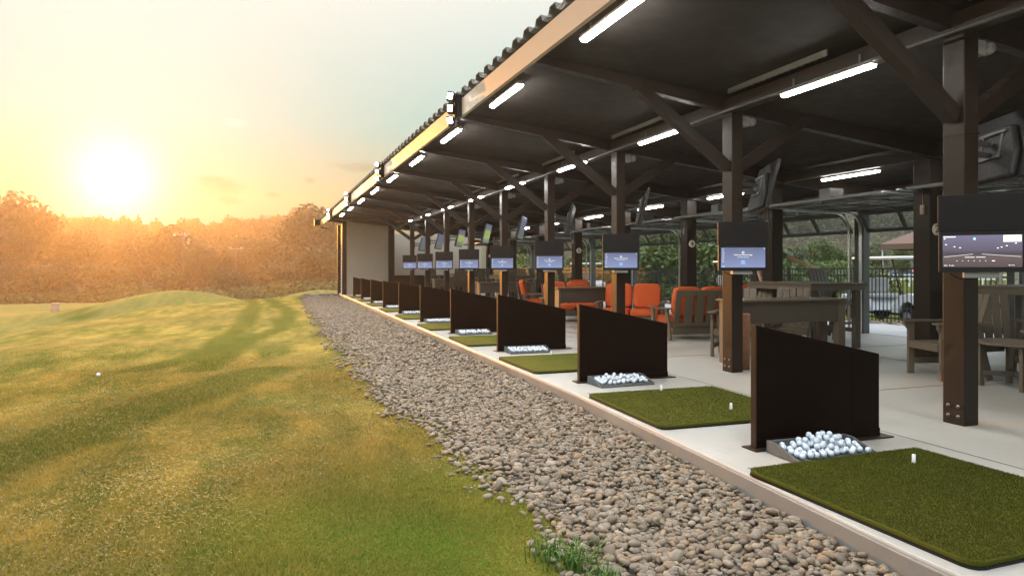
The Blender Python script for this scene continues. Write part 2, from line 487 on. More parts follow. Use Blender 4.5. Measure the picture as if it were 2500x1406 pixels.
def H(x, y):
    x = np.asarray(x, dtype=float); y = np.asarray(y, dtype=float)
    d = crest_dist(x, y)
    left = np.clip(1.5 - x, 0, 30)
    bench = -0.135 - 0.030 * np.minimum(left, 8) + 0.05 * np.sin(x * 0.9 + y * 0.35) * np.clip(left / 3, 0, 1) + 0.035 * np.sin(y * 0.8 - x * 0.5) * np.clip(left / 3, 0, 1)
    # right side and behind the building stay level
    low = -3.0 - 0.034 * np.clip(y - 55, 0, 175) + 0.12 * np.sin(x * 0.11 + 1) * np.sin(y * 0.09)
    drop = sstep((np.clip(d, 0, None) + 0.4 * (d > 0)) / 8.0)
    wr = sstep((x - 4 - 0.25 * np.clip(y - 42, 0, None)) / 14.0)                                     # towards the car park: level ground
    z = bench + (low - bench) * drop * (1 - wr)
    z = z * (1 - wr) + wr * -0.16
    z = z + 2.75 * np.exp(-(((x + 7.6) / 7.4) ** 2 + ((y - 61) / 9.0) ** 2)) 
    z = z + 1.1 * np.exp(-(((x + 19) / 6.0) ** 2 + ((y - 56) / 8.0) ** 2)) * 0.6
    z = z + 2.55 * sstep((x + 4.5) / 8.0) * np.exp(-(((y - 55) / 6.0) ** 2)) * (1 - wr)
    z = np.where(x > 1.3, np.minimum(z, -0.16), z) if np.isscalar(wr) else np.where((x > 1.55) & (y < 38), np.minimum(z, -0.20), z)
    return z
xs = np.concatenate([-np.geomspace(900, 32, 32), np.arange(-30, -8, 0.8), np.arange(-8, 4.0, 0.22), np.arange(4, 30, 1.3), np.geomspace(32, 950, 30)])
ys = np.concatenate([np.arange(-30, 0, 1.0), np.arange(0, 14, 0.22), np.arange(14, 45, 0.25), np.arange(45, 90, 1.3), np.geomspace(92, 1000, 34)])
XX, YY = np.meshgrid(xs, ys)
ZZ = H(XX, YY)
nv = len(xs); nu = len(ys)
idx = np.arange(nv * nu).reshape(nu, nv)
faces = np.stack([idx[:-1, :-1].ravel(), idx[:-1, 1:].ravel(), idx[1:, 1:].ravel(), idx[1:, :-1].ravel()], 1)
gme = raw_mesh('grass_ground', np.stack([XX.ravel(), YY.ravel(), ZZ.ravel()], 1), faces, grass_m, True)
# wheel tracks: two pale green bands curving over the bench, two more down the far slope
def poly_dist(x, y, pts):
    best = np.full(x.shape, 1e9)
    for (ax, ay), (bx, by) in zip(pts[:-1], pts[1:]):
        dx, dy = bx - ax, by - ay
        t = np.clip(((x - ax) * dx + (y - ay) * dy) / (dx * dx + dy * dy), 0, 1)
        best = np.minimum(best, np.hypot(x - ax - t * dx, y - ay - t * dy))
    return best
def on_ground(u, v):
    """world point where the line of sight through photo pixel (u, v) meets the turf"""
    p = FW + RT * ((u - 1250) / 1640.0); dz = -(v - 655) / 1640.0
    t = 2.0
    while t < 140:
        if EYE + dz * t < float(H(np.array(p[0] * t), np.array(p[1] * t))): break
        t += 0.05
    return (float(p[0] * t), float(p[1] * t))
TR = [[(585, 728), (622, 745), (600, 790), (520, 850), (430, 885), (330, 905)], [(650, 728), (705, 760), (690, 800), (600, 835), (560, 860), (480, 905)],
      [(175, 752), (168, 762), (190, 782)], [(215, 750), (208, 764), (230, 778)], [(640, 905), (480, 960), (330, 1010), (120, 1090), (0, 1130)]]
TRW = [[on_ground(*q) for q in t] for t in TR]
def track_val(x, y):
    r = np.zeros(np.shape(x))
    for t, w in zip(TRW, (0.32, 0.32, 0.4, 0.4, 0.5)):
        r = np.maximum(r, np.clip((1.15 - poly_dist(x, y, t) / w) * 2.2, 0, 1))
    return r * 0.85
at_ = gme.attributes.new('track', 'FLOAT', 'POINT')
at_.data.foreach_set('value', np.maximum(track_val(XX, YY), 0.8 * sstep((XX - 13.6) / 1.5)).ravel().astype(np.float32))
at3 = gme.attributes.new('fairway', 'FLOAT', 'POINT')
at3.data.foreach_set('value', (0.75 * sstep((crest_dist(XX, YY) + 0.3) / 4.0)).ravel().astype(np.float32))
struct(put('grass_ground', gme))

# stone strip: bed sheet and river stones
def edge_x(y):     # grass/stone boundary
    return np.interp(y, [-3, 3, 4.5, 7, 12, 20, 30, 40], [1.38, 1.40, 1.44, 1.20, 1.00, 1.00, 1.08, 1.2]) + 0.05 * np.sin(y * 2.3) + 0.035 * np.sin(y * 5.1 + 1)
yy = np.arange(-3, 39.5, 0.25)
bv = []; bf = []
for i, y in enumerate(yy):
    for t in (0, 0.2, 0.5, 0.8, 1.0):
        x = edge_x(y) * (1 - t) + (slab_x(y) + 0.02) * t
        bv.append((x, y, -0.145 - (0.04 if t in (0,) else 0)))
for i in range(len(yy) - 1):
    for k in range(4):
        a = i * 5 + k; bf.append((a, a + 1, a + 6, a + 5))
struct(put('stone_bed', raw_mesh('stone_bed', bv, bf, bed_m, True)))
def ico(sub):
    bm = bmesh.new(); bmesh.ops.create_icosphere(bm, subdivisions=sub, radius=1.0)
    v = np.array([p.co[:] for p in bm.verts]); f = np.array([[q.index for q in t.verts] for t in bm.faces]); bm.free()
    return v, f
rs = np.random.RandomState(3)
def stones(n, y0, y1, sub, smin, smax, name, x_fn=None, zbase=-0.145, seed=0):
    r = np.random.RandomState(seed)
    bvx, bfx = ico(sub)
    forms = []
    for k in range(24):
        p = bvx.copy()
        for w in range(4):
            dirn = r.normal(size=3); dirn /= np.linalg.norm(dirn)
            p = p * (1 + 0.16 * r.uniform(-1, 1) * np.clip(p @ dirn, -1, 1)[:, None])
        p = np.sign(p) * np.abs(p) ** 0.92
        forms.append(p)
    V = []; F = []; o = 0
    for i in range(n):
        y = r.uniform(y0, y1)
        lo, hi = (edge_x(y), slab_x(y) - 0.03) if x_fn is None else x_fn(y)
        t = r.uniform(0, 1); x = lo + (hi - lo) * t + (r.normal() * 0.11 if t < 0.16 else 0)
        x = min(x, hi)
        a = r.uniform(smin, smax) * (0.75 + 0.6 * r.rand() ** 3)
        sc = np.array([a, a * r.uniform(0.62, 0.9), a * r.uniform(0.36, 0.62)])
        p = forms[r.randint(24)] * sc
        ang = r.uniform(0, 6.283); ti = r.normal() * 0.35; tj = r.normal() * 0.3
        ca, sa = math.cos(ang), math.sin(ang)
        Rz = np.array([[ca, -sa, 0], [sa, ca, 0], [0, 0, 1]])
        Rx = np.array([[1, 0, 0], [0, math.cos(ti), -math.sin(ti)], [0, math.sin(ti), math.cos(ti)]])
        Ry = np.array([[math.cos(tj), 0, math.sin(tj)], [0, 1, 0], [-math.sin(tj), 0, math.cos(tj)]])
        p = p @ (Rz @ Ry @ Rx).T + np.array([x, y, zbase + sc[2] * 0.6 + r.uniform(0, 0.030)])
        V.append(p); F.append(bfx + o); o += len(p)
    return np.concatenate(V), np.concatenate(F)
V1, F1 = stones(5600, 1.6, 5.0, 3, 0.016, 0.034, 'n', seed=1)
V2, F2 = stones(9500, 5.0, 10.0, 2, 0.016, 0.034, 'm', seed=2)
V3, F3 = stones(17000, 10.0, 37.5, 2, 0.022, 0.040, 'f', seed=3)
V4, F4 = stones(60, 36.5, 38.8, 2, 0.08, 0.16, 'b', seed=4)
Vs = np.concatenate([V1, V2, V3, V4]); Fs = np.concatenate([F1, F2 + len(V1), F3 + len(V1) + len(V2), F4 + len(V1) + len(V2) + len(V3)])
tag(put('river_stones', raw_mesh('river_stones', Vs, Fs, stone_m, True)), 'rounded tan and grey river stones filling the strip along the concrete edge', 'gravel', kind='stuff')
V5, F5 = stones(520, 4.0, 26.0, 2, 0.07, 0.15, 'r', x_fn=lambda y: (13.85, 14.75), zbase=-0.08, seed=5)
tag(put('fence_rocks', raw_mesh('fence_rocks', V5, F5, stone_m, True)), 'larger pale rocks laid along the foot of the black fence', 'gravel', kind='stuff')

# grass blades near the camera
def blades(n, seed):
    r = np.random.RandomState(seed)
    # sample in view: depth density falling off
    dep = 2.6 * (15.0 / 2.6) ** r.rand(n)
    u = r.uniform(-160, 1520, n)
    p = FW[None, :] * dep[:, None] + RT[None, :] * ((u - 1250) / 1640 * dep)[:, None]
    x, y = p[:, 0], p[:, 1]
    keep = (x < edge_x(y) + r.normal(size=n) * 0.11) & (r.rand(n) < np.clip((15.0 - dep) / 6.0, 0, 1))
    x, y, dep = x[keep], y[keep], dep[keep]
    z = H(x, y); m = len(x)
    patch = 0.5 + 0.5 * np.sin(x * 2.1 + 1.3 * np.sin(y * 1.7)) * np.sin(y * 1.4 + x * 0.6)
    h = r.uniform(0.009, 0.024, m) * (0.45 + 1.25 * patch) * (1 + 0.05 * dep) * np.clip((16 - dep) / 9.0, 0.25, 1)
    w = r.uniform(0.0018, 0.0038, m) * (0.7 + 0.22 * dep)
    a = r.uniform(0, 6.283, m); ln = r.normal(size=(m, 2)) * 0.75
    dx, dy = np.cos(a) * w, np.sin(a) * w
    V = np.empty((m, 3, 3), np.float32)
    V[:, 0] = np.stack([x - dx, y - dy, z - 0.004], 1); V[:, 1] = np.stack([x + dx, y + dy, z - 0.004], 1)
    V[:, 2] = np.stack([x + ln[:, 0] * h + 0.2 * h, y + ln[:, 1] * h, z + h], 1)
    return V.reshape(-1, 3), np.arange(m * 3).reshape(m, 3)
bvv, bff = blades(420000, 11)
# taller tuft at the stones' edge
r = np.random.RandomState(5); tv = []; tf = []
for (ux, uy, n, hh) in ((1.38, 3.02, 120, 0.20), (1.30, 3.16, 70, 0.15), (1.42, 2.80, 80, 0.17)):
    zz = float(H(np.array(ux), np.array(uy)))
    for k in range(n):
        a = r.uniform(0, 6.283); px, py = ux + r.normal() * 0.05, uy + r.normal() * 0.05
        L = hh * r.uniform(0.5, 1.15); lean = r.uniform(0.1, 0.75); w = 0.0035
        sx, sy = -math.sin(a) * w, math.cos(a) * w
        pts = [(px, py, zz), (px + math.cos(a) * L * lean * 0.35, py + math.sin(a) * L * lean * 0.35, zz + L * 0.6), (px + math.cos(a) * L * lean, py + math.sin(a) * L * lean, zz + L * (0.95 - 0.45 * lean))]
        o = len(bvv) + len(tv)
        for q, ww in zip(pts[:2], (1.0, 0.8)): tv += [(q[0] - sx * ww, q[1] - sy * ww, q[2]), (q[0] + sx * ww, q[1] + sy * ww, q[2])]
        tv.append(pts[2]); tf += [(o, o + 1, o + 3), (o, o + 3, o + 2), (o + 2, o + 3, o + 4)]
tufts = raw_mesh('grass_tuft', np.array(tv, np.float32), np.array(tf) - len(bvv), painted("fresh_grass_green", (0.075, 0.150, 0.018), .6, .35, 30))
tag(put('grass_tuft', tufts), 'taller fresh green grass growing at the near end of the stone strip', 'grass tuft')
bme = raw_mesh('grass_blades', bvv, bff, blade_m, False)
at2 = bme.attributes.new('track', 'FLOAT', 'POINT'); at2.data.foreach_set('value', track_val(bvv[:, 0].astype(float), bvv[:, 1].astype(float)).astype(np.float32))
tag(put('grass_blades', bme), 'short patchy green and straw turf beside the stones', 'grass', kind='stuff')

# dry straw lying over the turf
r = np.random.RandomState(31); n = 60000
dep = 2.6 * (11.0 / 2.6) ** r.rand(n); u = r.uniform(-160, 1520, n)
p = FW[None, :] * dep[:, None] + RT[None, :] * ((u - 1250) / 1640 * dep)[:, None]
x, y = p[:, 0], p[:, 1]
cl = np.sin(x * 3.1 + 2 * np.sin(y * 1.9)) * np.sin(y * 2.3 - x * 1.1) + 0.6 * np.sin(x * 7 + y * 5)
keep = (x < edge_x(y) - 0.02) & (r.rand(n) < np.clip(0.55 + 0.25 * cl, 0.15, 1) * np.clip((11 - dep) / 4, 0, 1)) & (np.hypot(x - 0.75, y - 3.7) > 0.9 + 0.5 * r.rand(n))
x, y, dep = x[keep], y[keep], dep[keep]; m = len(x); z = H(x, y)
a = r.normal(2.3, 0.7, m); L_ = r.uniform(0.010, 0.032, m) * (1 + 0.05 * dep); w = r.uniform(0.0009, 0.0016, m) * (0.5 + 0.22 * dep); zz = z + r.uniform(0.010, 0.028, m)
V = np.empty((m, 4, 3), np.float32); ca, sa = np.cos(a), np.sin(a); dz = r.normal(size=m) * 0.10 * L_
V[:, 0] = np.stack([x - ca * L_ / 2 - sa * w, y - sa * L_ / 2 + ca * w, zz - dz], 1); V[:, 1] = np.stack([x - ca * L_ / 2 + sa * w, y - sa * L_ / 2 - ca * w, zz - dz], 1)
V[:, 2] = np.stack([x + ca * L_ / 2 + sa * w * .4, y + sa * L_ / 2 - ca * w * .4, zz + dz], 1); V[:, 3] = np.stack([x + ca * L_ / 2 - sa * w * .4, y + sa * L_ / 2 + ca * w * .4, zz + dz], 1)
M = Mat("dry_straw"); g = M.node('ShaderNodeNewGeometry')
M.base(M.ramp(g.outputs['Random Per Island'], [(0, (0.24, 0.17, 0.06)), (0.5, (0.33, 0.26, 0.105)), (1, (0.20, 0.20, 0.05))])); M.rough(0.6)
tag(put('dry_straw', raw_mesh('dry_straw', V.reshape(-1, 3), np.arange(m * 4).reshape(m, 4), M.m)), 'pale dry straw strewn over the nearer turf', 'grass', kind='stuff')

# ------------------------------------------------------------------ slab, walk
poly = [(slab_x(y), y) for y in (-18, 2.4, 3.7, 5, 6.6, 10, 20, 37.6)] + [(13.85, 37.6), (13.85, -18)]
mb = MB(); mb.prism(poly, 'z', -0.30, 0.0); struct(mb.build('concrete_slab', slab_m, bevel=0.012))
kp = [(slab_x(y) - 0.012, y) for y in (-18, 2.4, 3.7, 5, 6.6, 10, 20, 37.6)] + [(slab_x(y) + 0.004, y) for y in (37.6, 20, 10, 6.6, 5, 3.7, 2.4, -18)]
mb = MB(); mb.prism(kp, 'z', -0.32, -0.022); struct(mb.build('kerb_face', kerb_m, bevel=0.004))
mb = MB()
for yj in (2.0, 5.7, 8.9, 12.0, 18.3, 24.5): mb.box(4.7, 11.4, yj, yj + 0.008, 0.002, 0.004)
for xj in (4.72, 8.6): mb.box(xj, xj + 0.008, -2.9, 34, 0.0021, 0.0041)
struct(mb.build('slab_joints', painted("joint_filler", (0.20, 0.19, 0.17), 0.9)))  # grey-brown filler, the joints' own colour
mb = MB(); mb.box(11.6, 13.84, -17.9, 37.5, 0.001, 0.006); struct(mb.build('walk_pavement', walk_m))
mb = MB(); mb.box(26, 140, 30, 36, -0.14, -0.10, Matrix.Rotation(rad(-22), 4, 'Z')); struct(mb.build('road', painted("asphalt", (0.12, 0.12, 0.12), 0.85)))

# ------------------------------------------------------------------ shelter: roof with posts
def deck_z(x): return 3.855 - 0.10 * (x - 2.7)
BACKY = -3.1
rf = thing('shelter_roof', 'long dark shelter roof with corrugated edge and tan fascia over the hitting bays', 'roof')
Y0, Y1 = -16.0, 36.9
nseg = 34
# lining (underside sheet)
mb = MB()
for i in range(nseg):
    a, b = Y0 + (Y1 - Y0) * i / nseg, Y0 + (Y1 - Y0) * (i + 1) / nseg
    xa, xb = 2.72 + skew(a), 2.72 + skew(b)
    vs = [(xa, a, deck_z(2.72)), (11.9, a, deck_z(11.9)), (11.9, b, deck_z(11.9)), (xb, b, deck_z(2.72))]
    mb.add(vs + [(p[0], p[1], p[2] + 0.03) for p in vs], [(0, 1, 2, 3), (7, 6, 5, 4)] + [(0, 4, 5, 1), (1, 5, 6, 2), (2, 6, 7, 3), (3, 7, 4, 0)])
mb.build('lining', ceil_m, rf)
# fascia
mb = MB()
for i in range(nseg):
    a, b = Y0 + (Y1 - Y0) * i / nseg, Y0 + (Y1 - Y0) * (i + 1) / nseg
    xa, xb = 2.66 + skew(a), 2.66 + skew(b)
    P = [(xa, a), (xb, b)]
    vs = [(xa - .03, a, 3.60), (xb - .03, b, 3.60), (xb - .03, b, 3.855), (xa - .03, a, 3.855), (xa + .02, a, 3.60), (xb + .02, b, 3.60), (xb + .02, b, 3.855), (xa + .02, a, 3.855)]
    mb.add(vs, [(0, 3, 2, 1), (4, 5, 6, 7), (0, 1, 5, 4), (2, 3, 7, 6)])
mb.build('fascia', fascia_m, rf)
# corrugated sheet on top: trapezoid ribs running down the slope
pitch = 0.36
prof = []
y = Y0
while y < Y1:
    prof += [(y, 0.0), (y + 0.15, 0.0), (y + 0.19, 0.070), (y + 0.32, 0.070), (y + pitch, 0.0)]
    y += pitch
vs = []; fs = []
for (yy_, h) in prof:
    xe = 2.60 + skew(yy_)
    vs += [(xe, yy_, 3.905 + h + 0.012), (12.0, yy_, deck_z(12.0) + 0.055 + h), (xe, yy_, 3.905 + h), (12.0, yy_, deck_z(12.0) + 0.043 + h)]
for i in range(len(prof) - 1):
    a = i * 4; b = a + 4
    fs += [(a, b, b + 1, a + 1), (a + 2, a + 3, b + 3, b + 2), (a, a + 2, b + 2, b)]
mb = MB(); mb.add(vs, fs); mb.build('roof_sheet', roof_m, rf)
# closure strip of the rib ends just behind the fascia
# purlins / eave girder
mb = MB()
mb.box(5.42, 5.62, Y0, 35.1, 3.37, 3.52); mb.build('purlin', steel, rf)
mb = MB(); mb.box(9.12, 9.24, Y0, 35.1, 2.99, 3.14); mb.build('purlin', steel, rf)
mb = MB(); mb.box(11.36, 11.56, Y0, 35.1, 2.72, 2.96); mb.build('purlin', steel, rf)
for n in range(NB):
    y = YB[n] + 0.1; x0 = 2.72 + skew(y)
    mb = MB()
    w = 0.055
    pr = [(x0 + .02, deck_z(2.8) - 0.075), (5.40, 3.40), (11.35, deck_z(11.3) - 0.26), (11.35, deck_z(11.35) - 0.003), (x0 + .02, deck_z(2.74) - 0.004)]
    mb.prism(pr, 'y', y - w, y + w); mb.build('rafter', steel, rf)
# bottom conduit and ribbed vent strip by each bay at the post line
for n in range(-1, NB - 1):
    ya = YB[n] if n >= 0 else YB[0] - 3.1
    yb = YB[n + 1] - 0.15
    mb = MB(); k = 0
    y = ya + 1.3
    while y < yb - 0.45:
        mb.box(5.30, 5.335 if k % 2 else 5.32, y, y + 0.05, 3.53, 3.625); y += 0.05; k += 1
    mb.box(5.302, 5.33, y + .004, y + 0.36, 3.531, 3.62)
    mb.build('vent_strip', painted("vent_grey_%d" % (n + 2), (0.11, 0.098, 0.085), 0.6), rf) if n < 0 else put('vent_strip', mb.mesh('vent_strip', bpy.data.materials['vent_grey_1']), rf)
mb = MB(); mb.tube([(5.36, -15, 3.34), (5.36, 34.8, 3.34)], 0.016, 6); mb.build('conduit', alu_dark, rf)

# posts
def make_post():
    t = thing('roof_post', 'bronze steel roof post, nearest of the front row', 'post', (5.52, YB[0], 0), 0, 'front roof posts')
    mb = MB(); mb.box(0, 0.17, 0, 0.20, 0, 3.45); mb.build('shaft', steel, t, 0.008)
    for sx in (-1, 1):
        mb = MB()
        if sx < 0: mb.bar((0.0, 0.10, 2.66), (-1.32, 0.10, 3.60), 0.12, 0.135)
        else: mb.bar((0.17, 0.10, 2.66), (1.28, 0.10, 3.38), 0.12, 0.135)
        mb.build('knee_brace', steel, t, 0.006)
    mb = MB(); mb.box(-0.004, 0.174, -0.004, 0.204, 2.50, 2.515)
    mb.build('cap_plate', steel, t)
    for (yy_, zz) in ((0.055, 0.075), (0.145, 0.075), (0.055, 0.16), (0.145, 0.16)):
        m = Matrix.Translation((0, yy_, zz)) @ Matrix.Rotation(rad(-90), 4, 'Y')
        mb = MB(); mb.lathe([(0.0, 0.0), (0.017, 0.0), (0.017, 0.004), (0.011, 0.004), (0.011, 0.014), (0.006, 0.018), (0, 0.018)], 8, m)
        mb.build('bolt', painted("bolt_steel", (0.16, 0.13, 0.11), 0.4, 0.2, 20, 0.6) if 'bolt_steel' not in bpy.data.materials else bpy.data.materials['bolt_steel'], t)
    return t
post0 = make_post()
for n in range(1, 9): again(post0, (5.52, YB[n], 0), 0, 'bronze steel roof post, %s of the front row counted from the camera' % ORD[n])

# number posts and back posts
num_face = emit("number_disc_cream", (0.62, 0.56, 0.45), 0.02, (0.62, 0.56, 0.45), 0.6)
black_letter = painted("black_lettering", (0.01, 0.01, 0.01), 0.6)
YN = [YB[n] + 0.15 for n in range(9)]
for n in range(9):
    lab = 'inner bronze post bearing a round number %d plate' % (n + 1) if n in (1, 3, 5, 6, 8) else 'inner bronze post, %s of its row, its number out of sight' % ORD[n]
    t = thing('number_post', lab, 'post', (9.15, YN[n] + (0.25 if n == 2 else 0), 0), 0, 'inner roof posts')
    mb = MB(); mb.box(0, 0.26, 0, 0.28, 0, 3.05 if False else 3.0); mb.build('shaft', steel, t, 0.008)
    if n in (1, 3, 5, 6, 8):
        mb = MB(); mb.lathe([(0, 0), (0.088, 0), (0.088, 0.006), (0, 0.006)], 28, Matrix.Translation((0.13, -0.002, 1.93)) @ Matrix.Rotation(rad(90), 4, 'X'))
        pl = mb.build('number_plate', num_face, t)
        text(str(n + 1), 0.165, pl, (0.13, -0.0105, 1.93), (rad(90), 0, 0), black_letter, 'numeral', extrude=0.001)
    mb = MB(); mb.box(-0.03, -0.002, 0.08, 0.14, 2.16, 2.30); mb.box(-0.045, -0.03, 0.09, 0.13, 2.18, 2.26); mb.tube([(-0.012, .11, 2.3), (-0.012, .11, 2.55)], 0.005, 5)
    mb.build('hand_control', greyplast if n != 1 else bpy.data.materials.get('control_tan') or painted('control_tan', (0.30, 0.24, 0.17), 0.5), t)
def back_post_y(n): return YB[n] + 0.35
for n in range(10):
    t = thing('door_post', 'dark back wall post between glass doors, %s from the camera' % ORD[n], 'post', (11.42, back_post_y(n), 0), 0, 'back wall posts')
    mb = MB(); mb.box(0, 0.16, 0, 0.24, 0, 2.72); mb.build('shaft', alu_dark, t, 0.006)

# overhead glass doors, raised under the roof
def make_door(w):
    t = thing('overhead_door', '', 'door', (0, 0, 0), 0, 'raised glass overhead doors')
    zt = 2.50
    def panel(p, q):
        p = Vector((p[0], 0, p[1])); q = Vector((q[0], 0, q[1])); dv = q - p
        L = dv.length; ex = dv.normalized(); ez = Vector((-ex.z, 0, ex.x))
        if ez.z < 0: ez = -ez
        m = Matrix(((ex.x, 0, ez.x, p.x), (0, 1, 0, 0), (ex.z, 0, ez.z, p.z), (0, 0, 0, 1)))
        fr = MB(); gl = MB(); k = 3; bw = 0.07
        fr.box(0, bw, 0, w, 0, 0.045, m); fr.box(L - bw, L, 0, w, 0, 0.045, m)
        for i in range(k + 1):
            yc = min(max(i * w / k, bw / 2), w - bw / 2)
            fr.box(bw, L - bw, yc - bw / 2, yc + bw / 2, 0.002, 0.043, m)
        for i in range(k): gl.box(bw, L - bw, i * w / k + bw / 2, (i + 1) * w / k - bw / 2, 0.018, 0.024, m)
        o = fr.build('door_panel', alu_dark, t); gl.build('pane', glass_m, o)
    for i in range(4): panel((8.86 + i * 0.58, zt + 0.02 - i * 0.008), (9.425 + i * 0.58, zt + 0.02 - i * 0.008))
    panel((11.20, zt - 0.02), (11.44, zt - 0.42))
    for yy_ in (-0.05, w + 0.05):
        pts = [(8.75, yy_, zt + 0.03), (10.95, yy_, zt - 0.01)]
        for k in range(1, 7):
            a = k / 6 * math.pi / 2; pts.append((10.95 + 0.36 * math.sin(a), yy_, zt - 0.37 + 0.36 * math.cos(a)))
        pts.append((11.31, yy_, 0.02))
        mb = MB()
        for a, b in zip(pts[:-1], pts[1:]): mb.bar(a, b, 0.022, 0.055, (0, 1, 0))
        mb.build('track', galv, t)
    mb = MB(); mb.tube([(11.38, 0, zt + 0.12), (11.38, w, zt + 0.12)], 0.022, 8)
    for yy_ in (0.5, w - 0.5): mb.lathe([(0.0, -0.25), (0.045, -0.25), (0.045, 0.25), (0, 0.25)], 10, Matrix.Translation((11.38, yy_, zt + 0.12)) @ Matrix.Rotation(rad(90), 4, 'X'))
    mb.build('torsion_spring', alu_dark, t)
    mb = MB(); mb.box(9.0, 9.30, w / 2 - 0.12, w / 2 + 0.12, zt + 0.08, zt + 0.24); mb.box(9.30, 11.35, w / 2 - 0.03, w / 2 + 0.03, zt + 0.10, zt + 0.14)
    mb.build('opener', alu_dark, t)
    return t
door0 = None
for n in range(-1, 9):
    y0 = (back_post_y(n) if n >= 0 else back_post_y(0) - 3.1) + 0.32; wdt = 2.75
    lab = 'glass overhead door rolled up under the roof, %s of the row' % ORD[n + 1]
    if door0 is None:
        door0 = make_door(wdt); door0.location = (0, y0, 0); door0['label'] = lab
    else: again(door0, (0, y0, 0), 0, lab)

# end storage block with roller door
t = thing('storage_block', 'tan panelled storage room with a white roller door closing the far end of the bays', 'building')
mb = MB()
mb.box(3.25, 5.60, YE, YE + 0.12, 0.0, 3.88)
k = 3.45
while k < 5.5: mb.box(k, k + 0.02, YE - 0.008, YE, 0.02, 3.60); k += 0.30
mb.build('wall', tanwall_m, t)
mb = MB(); mb.box(5.48, 5.60, YE + 0.12, 38.6, 0.0, 3.6); mb.build('wall', tanwall_m, t)
mb = MB(); mb.box(5.60, 11.4, 38.5, 38.62, 0.0, 3.3)
k = 5.9
while k < 11.3: mb.box(k, k + 0.02, 38.492, 38.5, 0.02, 3.20); k += 0.30
mb.build('wall', tanwall_m, t)
mb = MB(); mb.box(5.7, 11.3, 38.44, 38.49, 0.0, 0.95); mb.build('wainscot', steel, t)
mb = MB(); mb.box(3.02, 3.24, YE - 0.05, YE + 0.2, 0.0, 3.75); mb.build('corner_column', steel, t, 0.006)
mb = MB(); mb.box(5.36, 5.66, YE - 0.22, YE - 0.01, 0.0, 3.55); mb.build('corner_column', steel, t, 0.006)
mb = MB(); mb.box(2.96, 3.22, YE + 2.0, YE + 2.3, -0.1, 3.66); mb.build('corner_column', steel, t, 0.006)
mb = MB()
for k in range(26): mb.box(3.12 + (0.012 if k % 2 else 0), 3.19, YE + 0.2, YE + 2.0, k * 0.1, k * 0.1 + 0.1)
mb.build('roller_door', white_m, t)
mb = MB(); mb.box(3.09, 3.19, YE + 0.2, YE + 2.0, 2.6, 3.58); mb.build('header_panel', painted("orange_tan_panel", (0.55, 0.26, 0.11), 0.5, 0.05), t)
mb = MB(); mb.box(3.2, 5.48, YE + 2.2, YE + 2.3, 0, 3.7); mb.build('wall', tanwall_m, t)

# back wall glazing by the end bays: grey doors in tan wall
for (x, yv) in ((7.2, 38.43), (9.0, 38.43)):
    pass

# ------------------------------------------------------------------ bay dividers
def make_divider():
    t = thing('bay_divider', 'dark brown sloped divider between hitting bays, nearest to the camera', 'divider', (0, 0, 0), 0, 'bay dividers')
    mb = MB(); mb.prism([(3.36, 0.012), (4.55, 0.012), (4.55, 0.665), (3.36, 0.925)], 'y', 0, 0.05); mb.build('panel', divider_m, t, 0.004)
    mb = MB(); mb.box(3.348, 3.358, -0.004, 0.054, 0.012, 0.930); mb.build('edge_trim', steel, t, 0.002)
    mb = MB(); mb.box(3.36, 4.552, -0.006, 0.056, 0.0125, 0.075); mb.build('base_rail', divider_m, t, 0.002)
    mb = MB(); mb.box(3.30, 4.64, -0.06, 0.10, 0.001, 0.011); mb.build('base_plate', steel, t, 0.002)
    mb = MB(); mb.box(4.27, 4.275, -0.002, 0.0, 0.08, 0.70); mb.build('seam', divider_m, t)
    return t
div0 = make_divider(); div0.location = (0, YB[0] - 0.02, 0)
for n in range(1, NB): again(div0, (0, YB[n] - 0.02, 0), 0, 'dark brown sloped divider between hitting bays, %s from the camera' % ORD[n])

# mats, tees, trays, balls
MATC = [2.92, 5.62, 8.75, 11.9, 15.05, 18.3, 21.5, 24.9, 28.3, 31.8]
def make_mat():
    t = thing('hitting_mat', 'green turf hitting mat in the foreground bay', 'mat', (0, 0, 0), 0, 'hitting mats')
    w = 0.76; c = 0.07; pl = []
    for sx, sy in ((1, 1), (-1, 1), (-1, -1), (1, -1)):
        for k in range(4):
            a = {(1, 1): 0, (-1, 1): 90, (-1, -1): 180, (1, -1): 270}[(sx, sy)] + k * 30
            pl.append((sx * (w - c) + c * math.cos(rad(a)), sy * (w - c) + c * math.sin(rad(a))))
    mb = MB(); mb.prism(pl, 'z', 0.013, 0.038); mb.build('turf', turf_m, t, 0.006)
    mb = MB(); mb.prism([(p[0] * 1.004, p[1] * 1.004) for p in pl], 'z', 0.001, 0.0125); mb.build('rubber_base', blackm, t)
    return t
def fuzz(cx_, cy_, n, seed):
    r = np.random.RandomState(seed); x = cx_ + r.uniform(-.755, .755, n); y = cy_ + r.uniform(-.755, .755, n)
    h = r.uniform(0.006, 0.014, n); a = r.uniform(0, 6.28, n); w = 0.0022; l = r.normal(size=(n, 2)) * 0.006
    V = np.empty((n, 3, 3), np.float32)
    V[:, 0] = np.stack([x - np.cos(a) * w, y - np.sin(a) * w, np.full(n, 0.037)], 1); V[:, 1] = np.stack([x + np.cos(a) * w, y + np.sin(a) * w, np.full(n, 0.037)], 1)
    V[:, 2] = np.stack([x + l[:, 0], y + l[:, 1], 0.037 + h], 1)
    return V.reshape(-1, 3), np.arange(3 * n).reshape(n, 3)
mat0 = make_mat()
mat_x = lambda y: slab_x(y) + 0.03 + 0.78
mats = []
